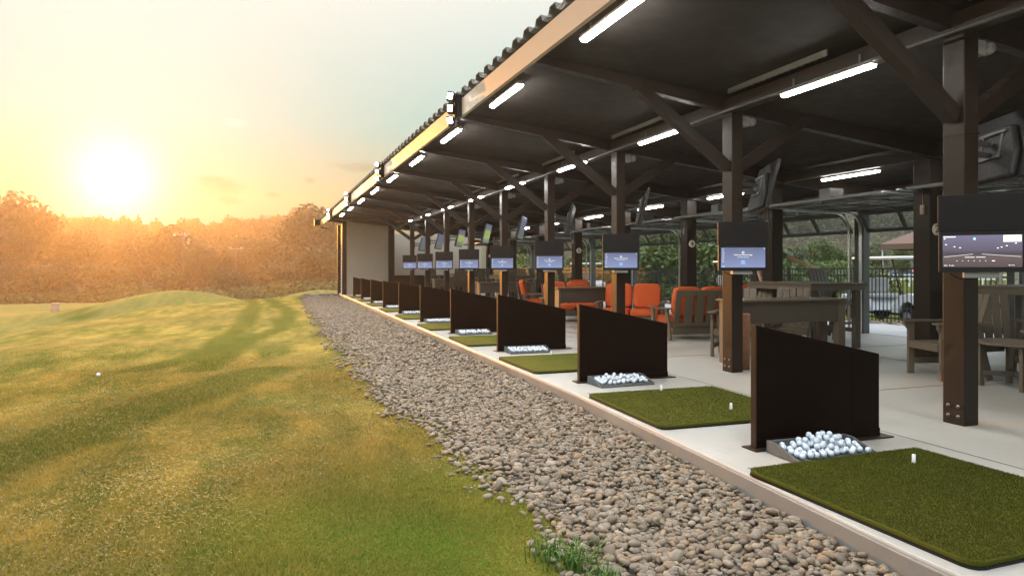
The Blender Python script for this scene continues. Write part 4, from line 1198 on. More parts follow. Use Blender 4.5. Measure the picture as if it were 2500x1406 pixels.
def make_sofa(w, seats):
    """deep seating with orange cushions facing -y"""
    t = thing('cushioned_sofa' if seats > 1 else 'cushioned_armchair', '', 'sofa' if seats > 1 else 'armchair', (0, 0, 0), 0, 'orange cushioned lumber seats')
    hw = w / 2
    mb = MB(); mb.box(-hw, hw, -.36, -.33, .17, .29); mb.box(-hw, hw, -.32, .34, .25, .285); mb.box(-hw, hw, .31, .345, .10, .285); mb.build('seat_frame', wood, t, 0.004)
    mb = MB(); lean = Matrix.Translation((0, .36, .28)) @ Matrix.Rotation(rad(-10), 4, 'X')
    ns = max(3, int(round(w / 0.25)) + 1)
    mb.box(-hw, hw, 0, .03, .57, .67, lean); mb.box(-hw, hw, 0, .03, -.02, .05, lean)
    for k in range(ns):
        xc = -hw + .055 + (w - .11) * k / (ns - 1); ww = .055 if k in (0, ns - 1) else .088
        mb.box(xc - ww, xc + ww, .003, .027, .05, .57, lean)
    mb.build('backrest', wood, t, 0.003)
    for s_ in (-1, 1):
        mb = MB(); mb.prism([(s_ * (hw + .01), -.43), (s_ * (hw + .12), -.43), (s_ * (hw + .12), .38), (s_ * (hw + .03), .38)], 'z', .575, .605); mb.build('arm', wood, t, 0.005)
        mb = MB(); mb.box(s_ * (hw + .055) - .022, s_ * (hw + .055) + .022, -.36, -.26, .003, .574); mb.build('leg', wood, t, 0.004)
        mb = MB(); mb.bar((s_ * (hw + .055), .36, .003), (s_ * (hw + .055), .22, .573), .044, .10, (0, 1, 0)); mb.build('leg', wood, t, 0.004)
    cw = w / seats
    for k in range(seats):
        mb = MB(); pillow(mb, -hw + k * cw + .008, -hw + (k + 1) * cw - .008, -.37, .27, .288, .45, None, .28); mb.build('seat_cushion', cushion, t)
        mb = MB(); m = Matrix.Translation((0, .345, .43)) @ Matrix.Rotation(rad(-13), 4, 'X'); pillow(mb, -hw + k * cw + .012, -hw + (k + 1) * cw - .012, -.17, -.01, 0, .56, m, .38); mb.build('back_cushion', cushion, t)
    return t
sofa_p = make_sofa(1.28, 2); arm_p = make_sofa(0.66, 1); sofa_long = make_sofa(1.75, 3)
place(sofa_long, 7.85, 11.2, 177, 'orange cushioned sofa seen from behind, broad slats in its back')
place(sofa_p, 7.45, 13.35, -36, 'orange loveseat facing the camera beyond the rear view sofa')
place(sofa_p, 9.55, 12.6, -85, 'orange loveseat of which only the cushion tops show above the rear view sofa')
place(sofa_p, 7.1, 15.85, 178 - 180, 'orange loveseat behind the counter at the fourth front post')
place(arm_p, 7.15, 18.6, 62, 'orange armchair turned side on, left of the counter at the fourth post')
place(arm_p, 8.5, 18.2, -12, 'orange armchair with a tall rounded cushion behind the fourth post')
t = thing('square_side_table', 'low side table with a pale top among the orange seats', 'table', (7.95, 14.9, 0.003))
mb = MB()
for k in range(4): mb.box(-.24 + k * .12 + .002, -.24 + (k + 1) * .12 - .002, -.24, .24, .46, .485)
mb.build('tabletop', wood, t, 0.003)
for sx in (-1, 1):
    for sy in (-1, 1): mb = MB(); mb.box(sx * .2 - .03, sx * .2 + .03, sy * .2 - .03, sy * .2 + .03, 0, .459); mb.build('leg', wood_d, t, 0.003)
t = thing('leg_standin', 'round brown stand-in for the sunlit counter leg behind the second front post', 'stand-in', (5.86, YB[1] + 0.25, 0.003))
mb = MB(); mb.lathe([(0, 0), (.105, 0), (.115, .74), (.10, .74), (.095, .05), (0, .05)], 24); mb.build('drum', painted("sunlit_leg_brown", (0.26, 0.12, 0.06), 0.6, 0.3, 20), t)  # added drum, its colour holding the sunlight on the counter's leg

# ------------------------------------------------------------------ fence
ft = thing('picket_fence', 'long black metal picket fence behind the shelter', 'fence', (14.25, 0, -0.06))
def fence_run(parent, y0, y1):
    mb = MB()
    for z in (0.17, 1.20, 1.38): mb.box(-0.018, 0.018, y0, y1, z, z + 0.035)
    y = y0 + 0.08
    while y < y1: mb.box(-0.009, 0.009, y - 0.009, y + 0.009, 0.06, 1.379); y += 0.112
    return mb
yy0 = 4.0
k = 0
mbp = fence_run(ft, 4.0, 46.0); mbp.build('picket_panel', fence_m, ft)
for yp in np.arange(4.0, 46.1, 2.42):
    mb = MB(); mb.box(-.032, .032, yp - .032, yp + .032, -.05, 1.46); mb.prism([(-.038, -.038), (.038, -.038), (.038, .038), (-.038, .038)], 'z', 1.46, 1.475, Matrix.Translation((0, yp, 0))); mb.build('post', fence_m, ft)

# ------------------------------------------------------------------ golf carts, canopy, cars
def make_cart():
    t = thing('golf_cart', '', 'golf cart', (0, 0, 0), 0, 'parked golf carts')
    # faces -y, wheelbase 1.66, origin mid ground
    mb = MB(); hw = .56
    for pr in ([(-1.28, .46), (-1.06, .46), (-.98, .56), (-.86, .60), (-.86, .80), (-1.12, .74), (-1.26, .60)],
               [(-.86, .60), (-.74, .56), (-.66, .46), (-.42, .46), (-.46, .52), (-.62, .74), (-.86, .80)],
               [(-1.26, .30), (-1.12, .30), (-1.06, .46), (-1.28, .46)], [(-.62, .30), (-.36, .30), (-.42, .46), (-.66, .46)]):
        mb.prism(pr, 'x', -hw, hw)
    mb.build('front_cowl', cartw, t, .006)
    mb = MB()
    for pr in ([(.20, .30), (.58, .30), (.66, .46), (.66, .64), (.30, .62)], [(.66, .46), (.74, .56), (.86, .60), (.86, .66), (.66, .64)],
               [(.86, .60), (.98, .56), (1.06, .46), (1.24, .46), (1.22, .72), (.86, .66)], [(1.12, .30), (1.20, .30), (1.24, .46), (1.06, .46)]):
        mb.prism(pr, 'x', -hw, hw)
    mb.build('rear_body', cartw, t, .006)
    mb = MB(); mb.prism([(-1.02, .40), (-.70, .40), (-.74, .55), (-.86, .59), (-.98, .55)], 'x', -hw + .10, hw - .10); mb.prism([(.70, .40), (1.02, .40), (.98, .55), (.86, .59), (.74, .55)], 'x', -hw + .10, hw - .10); mb.build('wheel_well', blackm, t)
    mb = MB(); mb.box(-.52, .52, -.355, .195, .29, .33); mb.box(-.5, .5, -1.1, 1.1, .24, .30); mb.build('chassis', blackm, t)
    mb = MB(); pillow(mb, -.5, .5, .12, .62, .62, .76, None, .4); mb.build('seat', painted("cart_seat_grey", (0.40, 0.40, 0.41), .6) if 'cart_seat_grey' not in bpy.data.materials else bpy.data.materials['cart_seat_grey'], t)
    mb = MB(); pillow(mb, -.49, -.02, .58, .72, .78, 1.18, None, .45); pillow(mb, .02, .49, .58, .72, .78, 1.18, None, .45); mb.build('backrest', bpy.data.materials['cart_seat_grey'], t)
    for sy in (-.86, .86):
        for sx in (-1, 1):
            m = Matrix.Translation((sx * .50, sy, .225)) @ Matrix.Rotation(rad(90), 4, 'Y')
            mb = MB(); mb.lathe([(.12, -.085), (.19, -.09), (.222, -.06), (.222, .06), (.19, .09), (.12, .085)], 24, m); w_ = mb.build('wheel', blackm, t)
            m2 = m if sx > 0 else m @ Matrix.Rotation(math.pi, 4, 'X')
            mb = MB(); mb.lathe([(0, .06), (.03, .075), (.04, .05), (.10, .05), (.122, .088), (.122, .02), (0, .02)], 20, m2)
            for q in range(5): mb.box(.03, .11, -.014, .014, .05, .072, m2 @ Matrix.Rotation(rad(72 * q), 4, 'Z'))
            mb.build('rim', galv, w_)
    mb = MB(); pillow(mb, -.60, .60, -.88, .95, 1.66, 1.74, None, .25); mb.build('roof', white_m, t)
    mb = MB()
    for sx in (-.50, .50):
        mb.tube([(sx, -.62, .74), (sx, -.50, 1.18), (sx, -.36, 1.68)], .022, 6); mb.tube([(sx, .80, .66), (sx, .86, 1.68)], .022, 6)
    mb.build('roof_frame', blackm, t)
    mb = MB(); mb.tube([(-.22 + .16 * math.cos(a), -.24 + .04 * math.sin(a) , .98 + .15 * math.sin(a)) for a in np.linspace(0, 6.283, 17)], .013, 6); mb.tube([(-.22, -.25, .98), (-.22, -.50, .72)], .018, 6); mb.build('steering_wheel', blackm, t)
    mb = MB()
    for sx in (-.38, .38): mb.lathe([(0, .02), (.06, .015), (.07, 0), (0, 0)], 14, Matrix.Translation((sx, -1.255, .60)) @ R90)
    mb.build('headlight', greyplast, t)
    return t
cart0 = make_cart()
cart0.location = (15.35, 13.45, -0.08); cart0['label'] = 'white golf cart with alloy wheels right behind the fence'
again(cart0, (18.6, 13.3, -0.1), rad(8), 'white golf cart farther out, seen right of the nearest roof post')
again(cart0, (16.6, 21.5, -0.1), rad(-6), 'white golf cart glimpsed through the fence beyond the high table')
again(cart0, (15.9, 33.5, -0.1), rad(0), 'white golf cart far down the fence behind the orange seats')

t = thing('canopy_tent', 'brown pop up canopy with red and white marks beyond the golf cart', 'canopy', (22.9, 17.9, -0.12), rad(14))
mb = MB(); h_ = 1.55
vs = [(-h_, -h_, 2.36), (h_, -h_, 2.36), (h_, h_, 2.36), (-h_, h_, 2.36), (0, 0, 3.35)]
mid = [((a[0] + b[0]) / 2, (a[1] + b[1]) / 2, 2.36) for a, b in ((vs[0], vs[1]), (vs[1], vs[2]), (vs[2], vs[3]), (vs[3], vs[0]))]
sag = [(p[0] * .5, p[1] * .5, 2.80) for p in vs[:4]]
mb.add(vs[:4] + [vs[4]] + sag, [(0, 1, 6, 5), (1, 2, 7, 6), (2, 3, 8, 7), (3, 0, 5, 8), (5, 6, 4), (6, 7, 4), (7, 8, 4), (8, 5, 4)])
for a, b in ((0, 1), (1, 2), (2, 3), (3, 0)):
    p, q = vs[a], vs[b]; mb.add([p, q, (q[0], q[1], 2.16), (p[0], p[1], 2.16)], [(0, 1, 2, 3)])
mb.build('canopy_cloth', painted("brown_canopy_cloth", (0.17, 0.10, 0.075), .8, .1), t)
for sx in (-1, 1):
    for sy in (-1, 1): mb = MB(); mb.box(sx * 1.5 - .02, sx * 1.5 + .02, sy * 1.5 - .02, sy * 1.5 + .02, 0, 2.34); mb.build('leg', white_m, t)
def slope_quad(u0, u1, w0, w1, m):
    # on the -x side cloth, between eave (w=0) and mid sag (w=1)
    def P(u, w): return (-h_ + w * h_ * .5 - .012, u * (1 - .5 * w), 2.36 + .44 * w + .006)
    mb = MB(); mb.add([P(u0, w0), P(u1, w0), P(u1, w1), P(u0, w1)], [(0, 1, 2, 3)]); return mb.build('cloth_mark', m, t)
slope_quad(-.15, .55, .35, .85, painted("red_mark", (0.5, 0.06, 0.05), .7)); slope_quad(-.95, -.20, .30, .90, painted("pale_blue_mark", (0.55, 0.62, 0.75), .7))

def make_car(c, nm):
    t = thing('parked_car', '', 'car', (0, 0, 0), 0, 'cars on the far side of the lawn')
    pm = painted(nm, c, .25, .03)
    pr = [(-2.1, .32), (-2.12, .62), (-1.95, .82), (-1.2, .92), (-.6, 1.40), (.7, 1.44), (1.35, .98), (2.0, .90), (2.12, .6), (2.08, .32)]
    mb = MB(); mb.prism(pr, 'x', -.85, .85); mb.build('body', pm, t, .06)
    mb = MB()
    for s_ in (-.856, .852): mb.prism([(-1.05, .94), (-.55, 1.33), (.62, 1.36), (1.15, .98)], 'x', s_, s_ + .004)
    mb.build('window', blackm, t)
    for sy in (-1.3, 1.3):
        for sx in (-1, 1):
            mb = MB(); mb.lathe([(0, -.1), (.3, -.1), (.32, -.06), (.32, .06), (.3, .1), (0, .1)], 18, Matrix.Translation((sx * .78, sy, .32)) @ Matrix.Rotation(rad(90), 4, 'Y')); mb.build('wheel', blackm, t)
    return t
for (u, dep, c, nm, lab, rz) in ((2205, 118, (0.05, 0.09, 0.22), "blue_car_paint", 'small blue car parked on the far side of the lawn', 60), (2222, 130, (0.7, 0.7, 0.7), "white_car_paint", 'small white car parked behind the blue one', 70), (2240, 122, (0.45, 0.03, 0.03), "red_car_paint", 'small red car parked right of the blue one', 95)):
    o = make_car(c, nm); o.location = at(u, dep, -0.16); o.rotation_euler = (0, 0, rad(rz)); o['label'] = lab
t = thing('guard_rail', 'low white rail fence across the lawn beyond the golf cart', 'fence', at(2100, 55, -0.16), -YAW)
mb = MB(); mb.box(-14, 14, -.03, .03, .55, .70); mb.box(-14, 14, -.03, .03, .90, 1.02); mb.build('rail', white_m, t)
mb = MB()
for k in range(15): mb.box(-14 + 2 * k - .06, -14 + 2 * k + .06, -.06, -.031, 0, 1.05)
mb.build('posts', white_m, t)['kind'] = 'stuff'

# ------------------------------------------------------------------ person leaning on the fence side of the high table
skin = painted("skin", (0.58, 0.33, 0.23), .55, .08, 12)
jean = painted("pale_jeans", (0.34, 0.46, 0.60), .85, .15, 14)
teal = painted("teal_shirt", (0.02, 0.20, 0.17), .8, .12, 10)
hair_m = painted("dark_hair", (0.03, 0.022, 0.016), .6, .2, 30)
def skin_obj(name, chains, mat, parent, root=0, sub=2):
    vs = []; ed = []; rr = []; index = {}
    for ch in chains:
        prev = None
        for (p, r_) in ch:
            key = tuple(round(c, 4) for c in p)
            if key not in index:
                index[key] = len(vs); vs.append(p); rr.append(r_)
            if prev is not None and prev != index[key]: ed.append((prev, index[key]))
            prev = index[key]
    me = bpy.data.meshes.new(name); me.from_pydata(vs, ed, []); me.materials.append(mat)
    o = put(name, me, parent); 
    o.modifiers.new('skin', 'SKIN')
    me.skin_vertices.new(name='') if not me.skin_vertices else None
    for k, d_ in enumerate(me.skin_vertices[0].data):
        d_.radius = rr[k] if isinstance(rr[k], tuple) else (rr[k], rr[k]); d_.use_root = (k == root)
    s_ = o.modifiers.new('sub', 'SUBSURF'); s_.levels = sub; s_.render_levels = sub
    return o
pt = thing('person', 'person in pale jeans half hidden by the third inner post, bare arm stretched out', 'person', (9.72, 11.42, 0.003), -YAW + rad(180))
# local frame: faces -y is away... x to the right of the photo is -x here (rotated 180)
def L(x, y, z): return (-x, -y, z)        # x right in photo, y away from camera
pel = L(.10, 0, .98)
legs = [[(pel, (.17, .13)), (L(.17, 0, .93), .12), (L(.50, -.05, .62), .085), (L(.74, .0, .13), .06), (L(.76, 0, .085), .055)],
        [(pel, (.17, .13)), (L(.03, 0, .92), .12), (L(.04, -.03, .52), .085), (L(.04, .03, .11), .06), (L(.04, .03, .085), .055)]]
skin_obj('trousers', legs, jean, pt)
sh_r = L(.12, 0, 1.63)
shirt = [[(L(.10, 0, 1.0), (.175, .125)), (L(.03, 0, 1.22), (.165, .115)), (L(-.04, 0, 1.50), (.19, .12)), (L(-.05, 0, 1.62), (.09, .08))], [(L(-.04, 0, 1.50), (.19, .12)), (sh_r, .075), (L(.26, 0, 1.59), .066)], [(L(-.04, 0, 1.50), (.19, .12)), (L(-.24, 0, 1.56), .07), (L(-.30, -.02, 1.36), .062)]]
skin_obj('shirt', shirt, teal, pt)
arm_ = [[(L(.10, 0, 1.63), .05), (L(.27, 0, 1.595), .048), (L(.48, -.02, 1.50), .043), (L(.66, -.02, 1.42), .036), (L(.74, -.02, 1.378), .026), (L(.80, -.02, 1.36), (.042, .018)), (L(.84, -.02, 1.355), (.042, .015))]]
for k, (dy, ln) in enumerate(((-.033, .065), (-.011, .078), (.011, .074), (.033, .058))):
    arm_.append([(L(.84, -.02, 1.355), (.042, .015)), (L(.855, -.02 + dy, 1.352), .0095), (L(.855 + ln * .5, -.02 + dy * 1.15, 1.348), .009), (L(.855 + ln, -.02 + dy * 1.2, 1.330), .008)])
arm_.append([(L(.80, -.02, 1.36), (.042, .018)), (L(.805, -.07, 1.352), .011), (L(.84, -.09, 1.342), .009)])
skin_obj('arm', arm_, skin, pt)
other = [[(L(-.24, 0, 1.55), .05), (L(-.31, -.02, 1.34), .046), (L(-.33, -.04, 1.26), .043), (L(-.30, -.16, 1.04), .034), (L(-.29, -.19, .98), .028), (L(-.285, -.21, .94), (.022, .038))]]
for k, dx in enumerate((-.030, -.010, .010, .030)): other.append([(L(-.285, -.21, .94), (.022, .038)), (L(-.285, -.215 + dx, .90), .009), (L(-.283, -.225 + dx, .86), .008)])
other.append([(L(-.285, -.21, .94), (.022, .038)), (L(-.27, -.25, .92), .010), (L(-.265, -.265, .885), .008)])
skin_obj('arm', other, skin, pt)
head = [[(L(-.05, 0, 1.60), .055), (L(-.05, -.005, 1.70), .058), (L(-.05, -.02, 1.78), (.078, .09)), (L(-.05, -.005, 1.87), (.085, .10)), (L(-.05, .0, 1.93), (.06, .075))]]
ho = skin_obj('head', head, skin, pt)
mb = MB(); pillow(mb, .05 - .095, .05 + .095, -.10, .11, 1.83, 1.975, None, .8); mb.build('hair', hair_m, pt)
mb = MB()
for sx in (-.033, .033): mb.lathe([(0, -.012), (.011, -.006), (.012, 0), (.011, .006), (0, .012)], 10, Matrix.Translation((.05 + sx, .098, 1.83)))
mb.build('eye', white_m, ho)
mb = MB(); pillow(mb, .05 - .014, .05 + .014, .09, .135, 1.78, 1.83, None, .8); mb.build('nose', skin, ho)
mb = MB(); pillow(mb, .05 - .025, .05 + .025, .09, .115, 1.738, 1.752, None, .8); mb.build('mouth', painted("lips", (.40, .16, .13), .5), ho)
mb = MB()
for s_ in (-1, 1): pillow(mb, .05 + s_ * .088 - .012, .05 + s_ * .088 + .012, -.025, .025, 1.79, 1.86, None, .8)
mb.build('ear', skin, ho)
mb = MB(); pillow(mb, -.04 - .05, -.04 + .05, -.07, .20, 0, .10, None, .6); pillow(mb, -.77 - .05, -.77 + .05, -.07, .20, 0, .10, None, .6); mb.build('shoe', blackm, pt)

# ------------------------------------------------------------------ trees and woods
def crown_mesh(name, seed, rx, ry, rz, zc, nleaf, size, mat, lumps=14):
    r = np.random.RandomState(seed)
    cs = []
    for k in range(lumps):
        dirn = r.normal(size=3); dirn /= np.linalg.norm(dirn); rr_ = r.uniform(.35, .80)
        cs.append((dirn * rr_, r.uniform(.26, .48)))
    V = np.empty((nleaf, 4, 3), np.float32)
    ci = r.randint(lumps, size=nleaf)
    C0 = np.array([c[0] for c in cs])[ci]; R0 = np.array([c[1] for c in cs])[ci]
    dn = r.normal(size=(nleaf, 3)); dn /= np.linalg.norm(dn, axis=1)[:, None]
    p = C0 + dn * (R0 * r.uniform(.55, 1.08, nleaf) )[:, None]
    P = p * np.array([rx, ry, rz]) + np.array([0, 0, zc])
    nrm = dn + r.normal(size=(nleaf, 3)) * .6; nrm /= np.linalg.norm(nrm, axis=1)[:, None]
    up = r.normal(size=(nleaf, 3)); a = np.cross(nrm, up); a /= np.linalg.norm(a, axis=1)[:, None]; b = np.cross(nrm, a)
    s = size * r.uniform(.5, 1.25, nleaf)[:, None]
    V[:, 0] = P - a * s; V[:, 1] = P - b * s * .55; V[:, 2] = P + a * s; V[:, 3] = P + b * s * .55
    return raw_mesh(name, V.reshape(-1, 3), np.arange(nleaf * 4).reshape(-1, 4), mat)
def trunk_mesh(name, seed, h, r0):
    r = random.Random(seed); mb = MB()
    mb.tube([(0, 0, -.4), (.05 * h * .1, 0, h * .3), (-.02 * h, .01 * h, h * .62), (0, 0, h * .85)], [r0 * 1.25, r0, r0 * .6, r0 * .2], 8)
    for k in range(6):
        a = r.uniform(0, 6.28); z = h * r.uniform(.32, .6); L_ = h * r.uniform(.25, .4)
        mb.tube([(0, 0, z), (math.cos(a) * L_ * .5, math.sin(a) * L_ * .5, z + L_ * .45), (math.cos(a) * L_, math.sin(a) * L_, z + L_ * .8)], [r0 * .5, r0 * .32, r0 * .1], 6)
    return mb.mesh(name, bark)
KIND = {}
for nm, mat, rxy, rzz, h in (('oak', leaf_b, 3.4, 3.6, 9.0), ('maple', leaf_b, 2.9, 3.9, 9.0), ('elm', leaf_e, 3.8, 3.1, 8.4), ('thorn', leaf_b, 3.2, 2.2, 4.6)):
    KIND[nm] = (crown_mesh(nm + '_crown', hash(nm) % 997 if False else sum(map(ord, nm)), rxy, rxy, rzz, h - rzz * .9, 4200, .26, mat, 18), trunk_mesh(nm + '_trunk', 5, h * .8, .16 + .012 * h))
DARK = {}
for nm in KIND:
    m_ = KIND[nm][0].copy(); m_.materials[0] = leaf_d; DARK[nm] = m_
TL = {'oak': 'dense dark tree', 'maple': 'tall rounded green tree', 'elm': 'broad olive toned tree', 'thorn': 'low bushy tree'}
tree_n = [0]
def tree(kind, x, y, sc, label, group, rz=None, dark=False):
    z = float(H(np.array(x), np.array(y)))
    t = thing(kind + '_tree', label, 'tree', (x, y, z - .05), rnd.uniform(0, 6.28) if rz is None else rz, group)
    t.scale = (sc * rnd.uniform(.9, 1.1), sc * rnd.uniform(.9, 1.1), sc)
    put('crown', DARK[kind] if dark else KIND[kind][0], t); put('trunk', KIND[kind][1], t)
    return t
# left: the tree line behind the range  (u, depth, kind, photo top row, note)
LT = [(10, 112, 'maple', 476, 'tall rounded tree at the left edge of the photo'), (62, 118, 'elm', 488, 'broad tree beside the one at the left edge'),
      (85, 126, 'maple', 486, 'narrow crowned tree standing above the left woods'), (150, 122, 'oak', 560, 'dark tree left of the sun'),
      (215, 124, 'elm', 572, 'broad tree just left of the sun'), (285, 128, 'oak', 580, 'dark tree under the sun glare'),
      (345, 126, 'maple', 570, 'rounded tree just right of the sun'), (405, 122, 'elm', 560, 'olive tree left of the pale silo'),
      (470, 118, 'oak', 600, 'low dark tree in front of the pale silo'), (530, 120, 'maple', 590, 'rounded tree between the silo and the pole'),
      (592, 122, 'elm', 585, 'broad tree right of the utility pole'), (655, 116, 'oak', 580, 'dark tree left of the building end, farther one'),
      (705, 108, 'maple', 575, 'green tree left of the building end, middle one'), (760, 112, 'oak', 496, 'tall dark tree topping the woods beside the building'),
      (800, 118, 'maple', 492, 'tall tree right against the far end of the eave'), (775, 96, 'thorn', 600, 'low bushy tree in front of the tall pair by the eave'),
      (690, 92, 'thorn', 640, 'low bushy tree behind the right hand mound'), (560, 96, 'thorn', 655, 'low bushy tree behind the middle mound'),
      (420, 100, 'thorn', 655, 'low bushy tree above the left mound'), (265, 100, 'thorn', 640, 'low bushy tree under the sun glare'),
      (120, 100, 'thorn', 640, 'low bushy tree behind the barrel'), (20, 98, 'thorn', 640, 'low bushy tree at the far left edge')]
for (u, dep, kd, vt, lab) in LT:
    dep = dep * 2
    p = at(u, dep); z0 = float(H(np.array(p.x), np.array(p.y))); top = EYE + (655 - vt) / 1640.0 * dep
    hh_ = {'oak': 9.2, 'maple': 9.2, 'elm': 8.6, 'thorn': 4.8}[kd]
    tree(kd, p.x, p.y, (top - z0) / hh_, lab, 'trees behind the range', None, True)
# right: trees beyond the fence
RTL = [(1440, 62, 'oak', 575, 'dark tree seen between the fourth and third monitors'), (1500, 55, 'elm', 590, 'olive tree behind the third monitor'), (1585, 48, 'maple', 560, 'green tree filling the gap right of the third monitor'),
       (1635, 58, 'oak', 552, 'dark tree left of the number 4 post'), (1715, 46, 'oak', 556, 'large dark tree right of the number 4 post'), (1755, 60, 'maple', 560, 'rounded tree just left of the second monitor'),
       (1880, 60, 'maple', 590, 'rounded tree between second monitor and third inner post'), (1950, 66, 'elm', 598, 'olive tree left of the peaked one'), (2003, 58, 'maple', 572, 'peaked green tree behind the outstretched arm'),
       (2050, 64, 'oak', 600, 'dark tree by the curved door track'), (2130, 84, 'elm', 592, 'olive tree left of the canopy'), (2200, 95, 'maple', 585, 'hazy tree above the golf cart roof'), (1330, 70, 'elm', 580, 'olive tree seen past the number 7 post'),
       (1290, 60, 'oak', 585, 'dark tree far down behind the fence'), (2260, 90, 'oak', 590, 'dark tree behind the canopy'), (2420, 80, 'elm', 600, 'olive tree right of the nearest monitor'), (1800, 75, 'elm', 580, 'olive tree behind the second monitor')]
for (u, dep, kd, vt, lab) in RTL:
    p = at(u, dep); z0 = -.16; top = EYE + (655 - vt) / 1640.0 * dep
    hh_ = {'oak': 9.2, 'maple': 9.2, 'elm': 8.6, 'thorn': 4.8}[kd]
    tree(kd, p.x, p.y, (top - z0) / hh_, lab, 'trees beyond the fence')
# hedge along the lawn
def leaf_strip(pts, w, h, n, size, seed, mat, name):
    r = np.random.RandomState(seed); V = np.empty((n, 4, 3), np.float32); seg = r.randint(len(pts) - 1, size=n); tt = r.rand(n)
    A = np.array(pts)[seg]; B = np.array(pts)[seg + 1]; P2 = A + (B - A) * tt[:, None]
    hz = h * (.55 + .45 * np.sin(P2[:, 0] * .35 + 1) * np.sin(P2[:, 1] * .27)) 
    z = H(P2[:, 0], P2[:, 1]) if name == 'undergrowth' else np.full(n, -.16)
    P = np.stack([P2[:, 0] + r.normal(size=n) * w, P2[:, 1] + r.normal(size=n) * w, z + np.abs(hz) * r.rand(n) ** .8], 1)
    nrm = r.normal(size=(n, 3)) + np.array([0, -.4, .5]); nrm /= np.linalg.norm(nrm, axis=1)[:, None]; up = r.normal(size=(n, 3)); a = np.cross(nrm, up); a /= np.linalg.norm(a, axis=1)[:, None]; b = np.cross(nrm, a)
    s = size * r.uniform(.5, 1.2, n)[:, None]
    V[:, 0] = P - a * s; V[:, 1] = P - b * s * .6; V[:, 2] = P + a * s; V[:, 3] = P + b * s * .6
    return raw_mesh(name, V.reshape(-1, 3), np.arange(n * 4).reshape(-1, 4), mat)
pts = [tuple(at(u, dep * 2)[:2]) for u, dep in ((-60, 100), (60, 98), (200, 101), (330, 99), (450, 98), (560, 94), (660, 90), (760, 86), (840, 84))]
tag(put('undergrowth', leaf_strip(pts, 3.4, 6.0, 18000, .62, 3, leaf_a, 'undergrowth')), 'tangled undergrowth along the foot of the tree line behind the range', 'undergrowth', kind='stuff')
pts = [tuple(at(u, dep)[:2]) for u, dep in ((1420, 34), (1560, 30), (1650, 28), (1760, 26))]
tag(put('shrubbery', leaf_strip(pts, .7, 1.1, 7000, .11, 4, leaf_b, 'shrubbery')), 'sunlit shrubs just beyond the fence behind the orange seats', 'shrubs', kind='stuff')

pts = [tuple(at(u, dep)[:2]) for u, dep in ((1280, 52), (1400, 46), (1520, 40), (1640, 37), (1760, 36), (1900, 38), (2040, 44), (2075, 50))]
tag(put('hedge', leaf_strip(pts, 1.3, 3.6, 26000, .17, 9, leaf_b, 'hedge')), 'loose green hedge beyond the fence, left of the canopy', 'hedge', kind='stuff')
# hills with woods
def hill_h(th, rr_):
    """height of the wooded hills by bearing (photo column) and distance"""
    top = np.interp(th, [-700, 0, 300, 800, 1200, 1700, 2300, 3200], [24, 20, 17.5, 20, 26, 29, 29, 28])
    top = top + 1.8 * np.sin(th * 0.011) + 1.0 * np.sin(th * 0.027 + 1)
    t = np.clip((rr_ - 250) / 150.0, 0, 1)
    return -9.0 + (top + 9.0) * (t * t * (3 - 2 * t))
us = np.linspace(-900, 3600, 90); dd = np.linspace(248, 450, 22)
hv = []
for dep in dd:
    for u in us:
        p = at(u, dep); hv.append((p.x, p.y, float(hill_h(u, dep)) - (0 if dep < 405 else 0.25 * (dep - 405))))
nU = len(us); hf = [(j * nU + i, j * nU + i + 1, (j + 1) * nU + i + 1, (j + 1) * nU + i) for j in range(len(dd) - 1) for i in range(nU - 1)]
struct(put('wooded_hill', raw_mesh('wooded_hill', hv, hf, painted("hill_floor", (0.045, 0.055, 0.02), .9, .3, .2), True)))
r = np.random.RandomState(8); base = [crown_mesh('w%d' % k, 60 + k, 6.2, 6.2, 6.4, 6.8, 260, 1.05, leaf_a, 9) for k in range(4)]
bverts = []
for m_ in base:
    a_ = np.empty(len(m_.vertices) * 3, np.float32); m_.vertices.foreach_get('co', a_); bverts.append(a_.reshape(-1, 3)); bpy.data.meshes.remove(m_)
WV = ([], [])
for k in range(900):
    u = r.uniform(-160, 900) if k < 480 else r.uniform(1240, 2700)
    dep = 255 + 150 * r.rand() ** .8
    p = at(u, dep); s = r.uniform(.70, 1.25)
    a = r.uniform(0, 6.28); q = bverts[r.randint(4)] * s
    q = np.stack([q[:, 0] * math.cos(a) - q[:, 1] * math.sin(a), q[:, 0] * math.sin(a) + q[:, 1] * math.cos(a), q[:, 2] * r.uniform(.85, 1.2)], 1)
    WV[0 if k < 480 else 1].append(q + np.array([p.x, p.y, float(hill_h(u, dep)) - 1.2]))
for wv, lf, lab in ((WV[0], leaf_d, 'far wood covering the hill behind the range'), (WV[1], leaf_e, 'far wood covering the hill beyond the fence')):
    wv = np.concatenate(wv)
    tag(put('hillside_wood', raw_mesh('hillside_wood', wv, np.arange(len(wv)).reshape(-1, 4), lf)), lab, 'wood', kind='stuff')

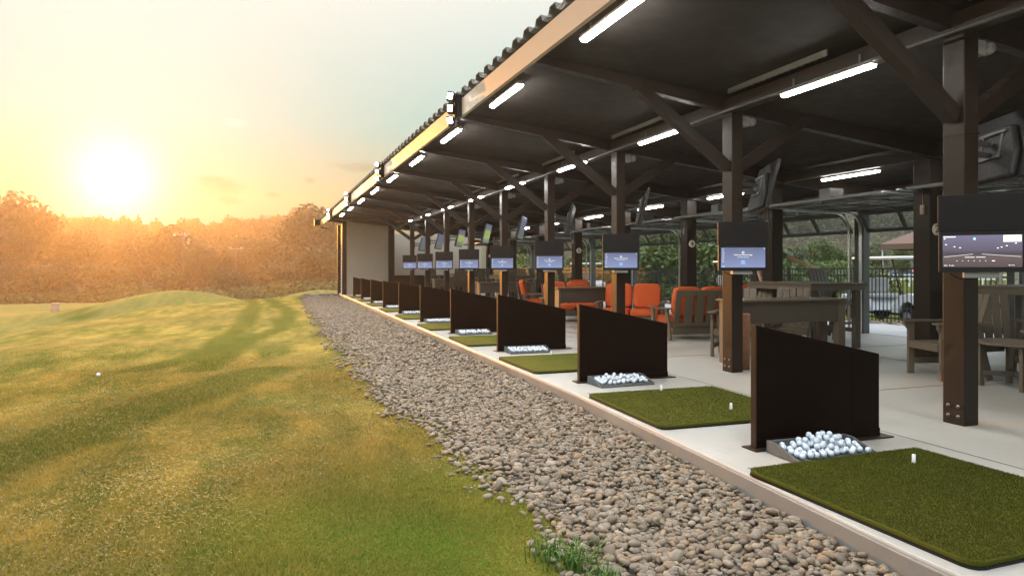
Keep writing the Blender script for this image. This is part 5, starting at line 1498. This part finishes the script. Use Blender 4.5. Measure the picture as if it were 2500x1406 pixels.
# far small things on the range side
p = at(135, 86); z0 = float(H(np.array(p.x), np.array(p.y)))
t = thing('target_barrel', 'pale upright barrel standing on the far fairway', 'barrel', (p.x, p.y, z0))
mb = MB(); mb.lathe([(0, 0), (.44, 0), (.46, .05), (.45, .70), (.47, .75), (.45, .8), (.45, 1.42), (.47, 1.46), (.40, 1.48), (0, 1.48)], 20); mb.build('drum', painted("faded_pink_plastic", (0.45, 0.28, 0.25), .6), t)
p = at(440, 280); t = thing('grain_silo', 'pale silo half hidden in the orange haze', 'silo', (p.x, p.y, -9.0))
mb = MB(); mb.lathe([(0, 0), (3.6, 0), (3.6, 22.0), (3.0, 24), (1.6, 25.2), (0, 25.6)], 24); mb.build('tank', painted("silo_white", (0.38, 0.33, 0.33), .5), t)
for (u, dep, vt, lab) in ((447, 200, 565, 'thin lamp pole in front of the silo'), (576, 205, 600, 'short utility pole right of the silo')):
    p = at(u, dep); top = EYE + (655 - vt) / 1640 * dep
    t = thing('utility_pole', lab, 'pole', (p.x, p.y, -8.5)); mb = MB(); mb.tube([(0, 0, 0), (0, 0, top + 8.5)], [.26, .18], 8); mb.build('shaft', bark, t)
    mb = MB(); mb.box(-1.8, 1.8, -.1, .1, top + 7.4, top + 7.7); mb.box(-2.0, -1.2, -.2, .2, top + 7.71, top + 8.2); mb.box(1.2, 2.0, -.2, .2, top + 7.71, top + 8.2); mb.build('crossarm', greyplast, t)
p = Vector((*on_ground(240, 920), 0)); z0 = float(H(np.array(p.x), np.array(p.y)))
b = put('golf_ball', ball_me); b.location = (p.x, p.y, z0 + .03); b.scale = (1.3,) * 3; tag(b, 'lone white golf ball lying on the grass', 'golf ball')

# ------------------------------------------------------------------ haze
mb = MB(); mb.box(-560, 600, -60, 470, -12.0, 48.0)
hz = bpy.data.materials.new("haze_air"); hz.use_nodes = True; hn = hz.node_tree.nodes; hn.clear()
ho_ = hn.new('ShaderNodeOutputMaterial'); pv = hn.new('ShaderNodeVolumePrincipled')
pv.inputs['Color'].default_value = (0.95, 0.87, 0.74, 1); pv.inputs['Density'].default_value = 0.00068; pv.inputs['Anisotropy'].default_value = 0.72
hz.node_tree.links.new(pv.outputs[0], ho_.inputs['Volume'])
tag(mb.build('haze', hz), 'warm evening haze filling the air', 'haze', kind='stuff')
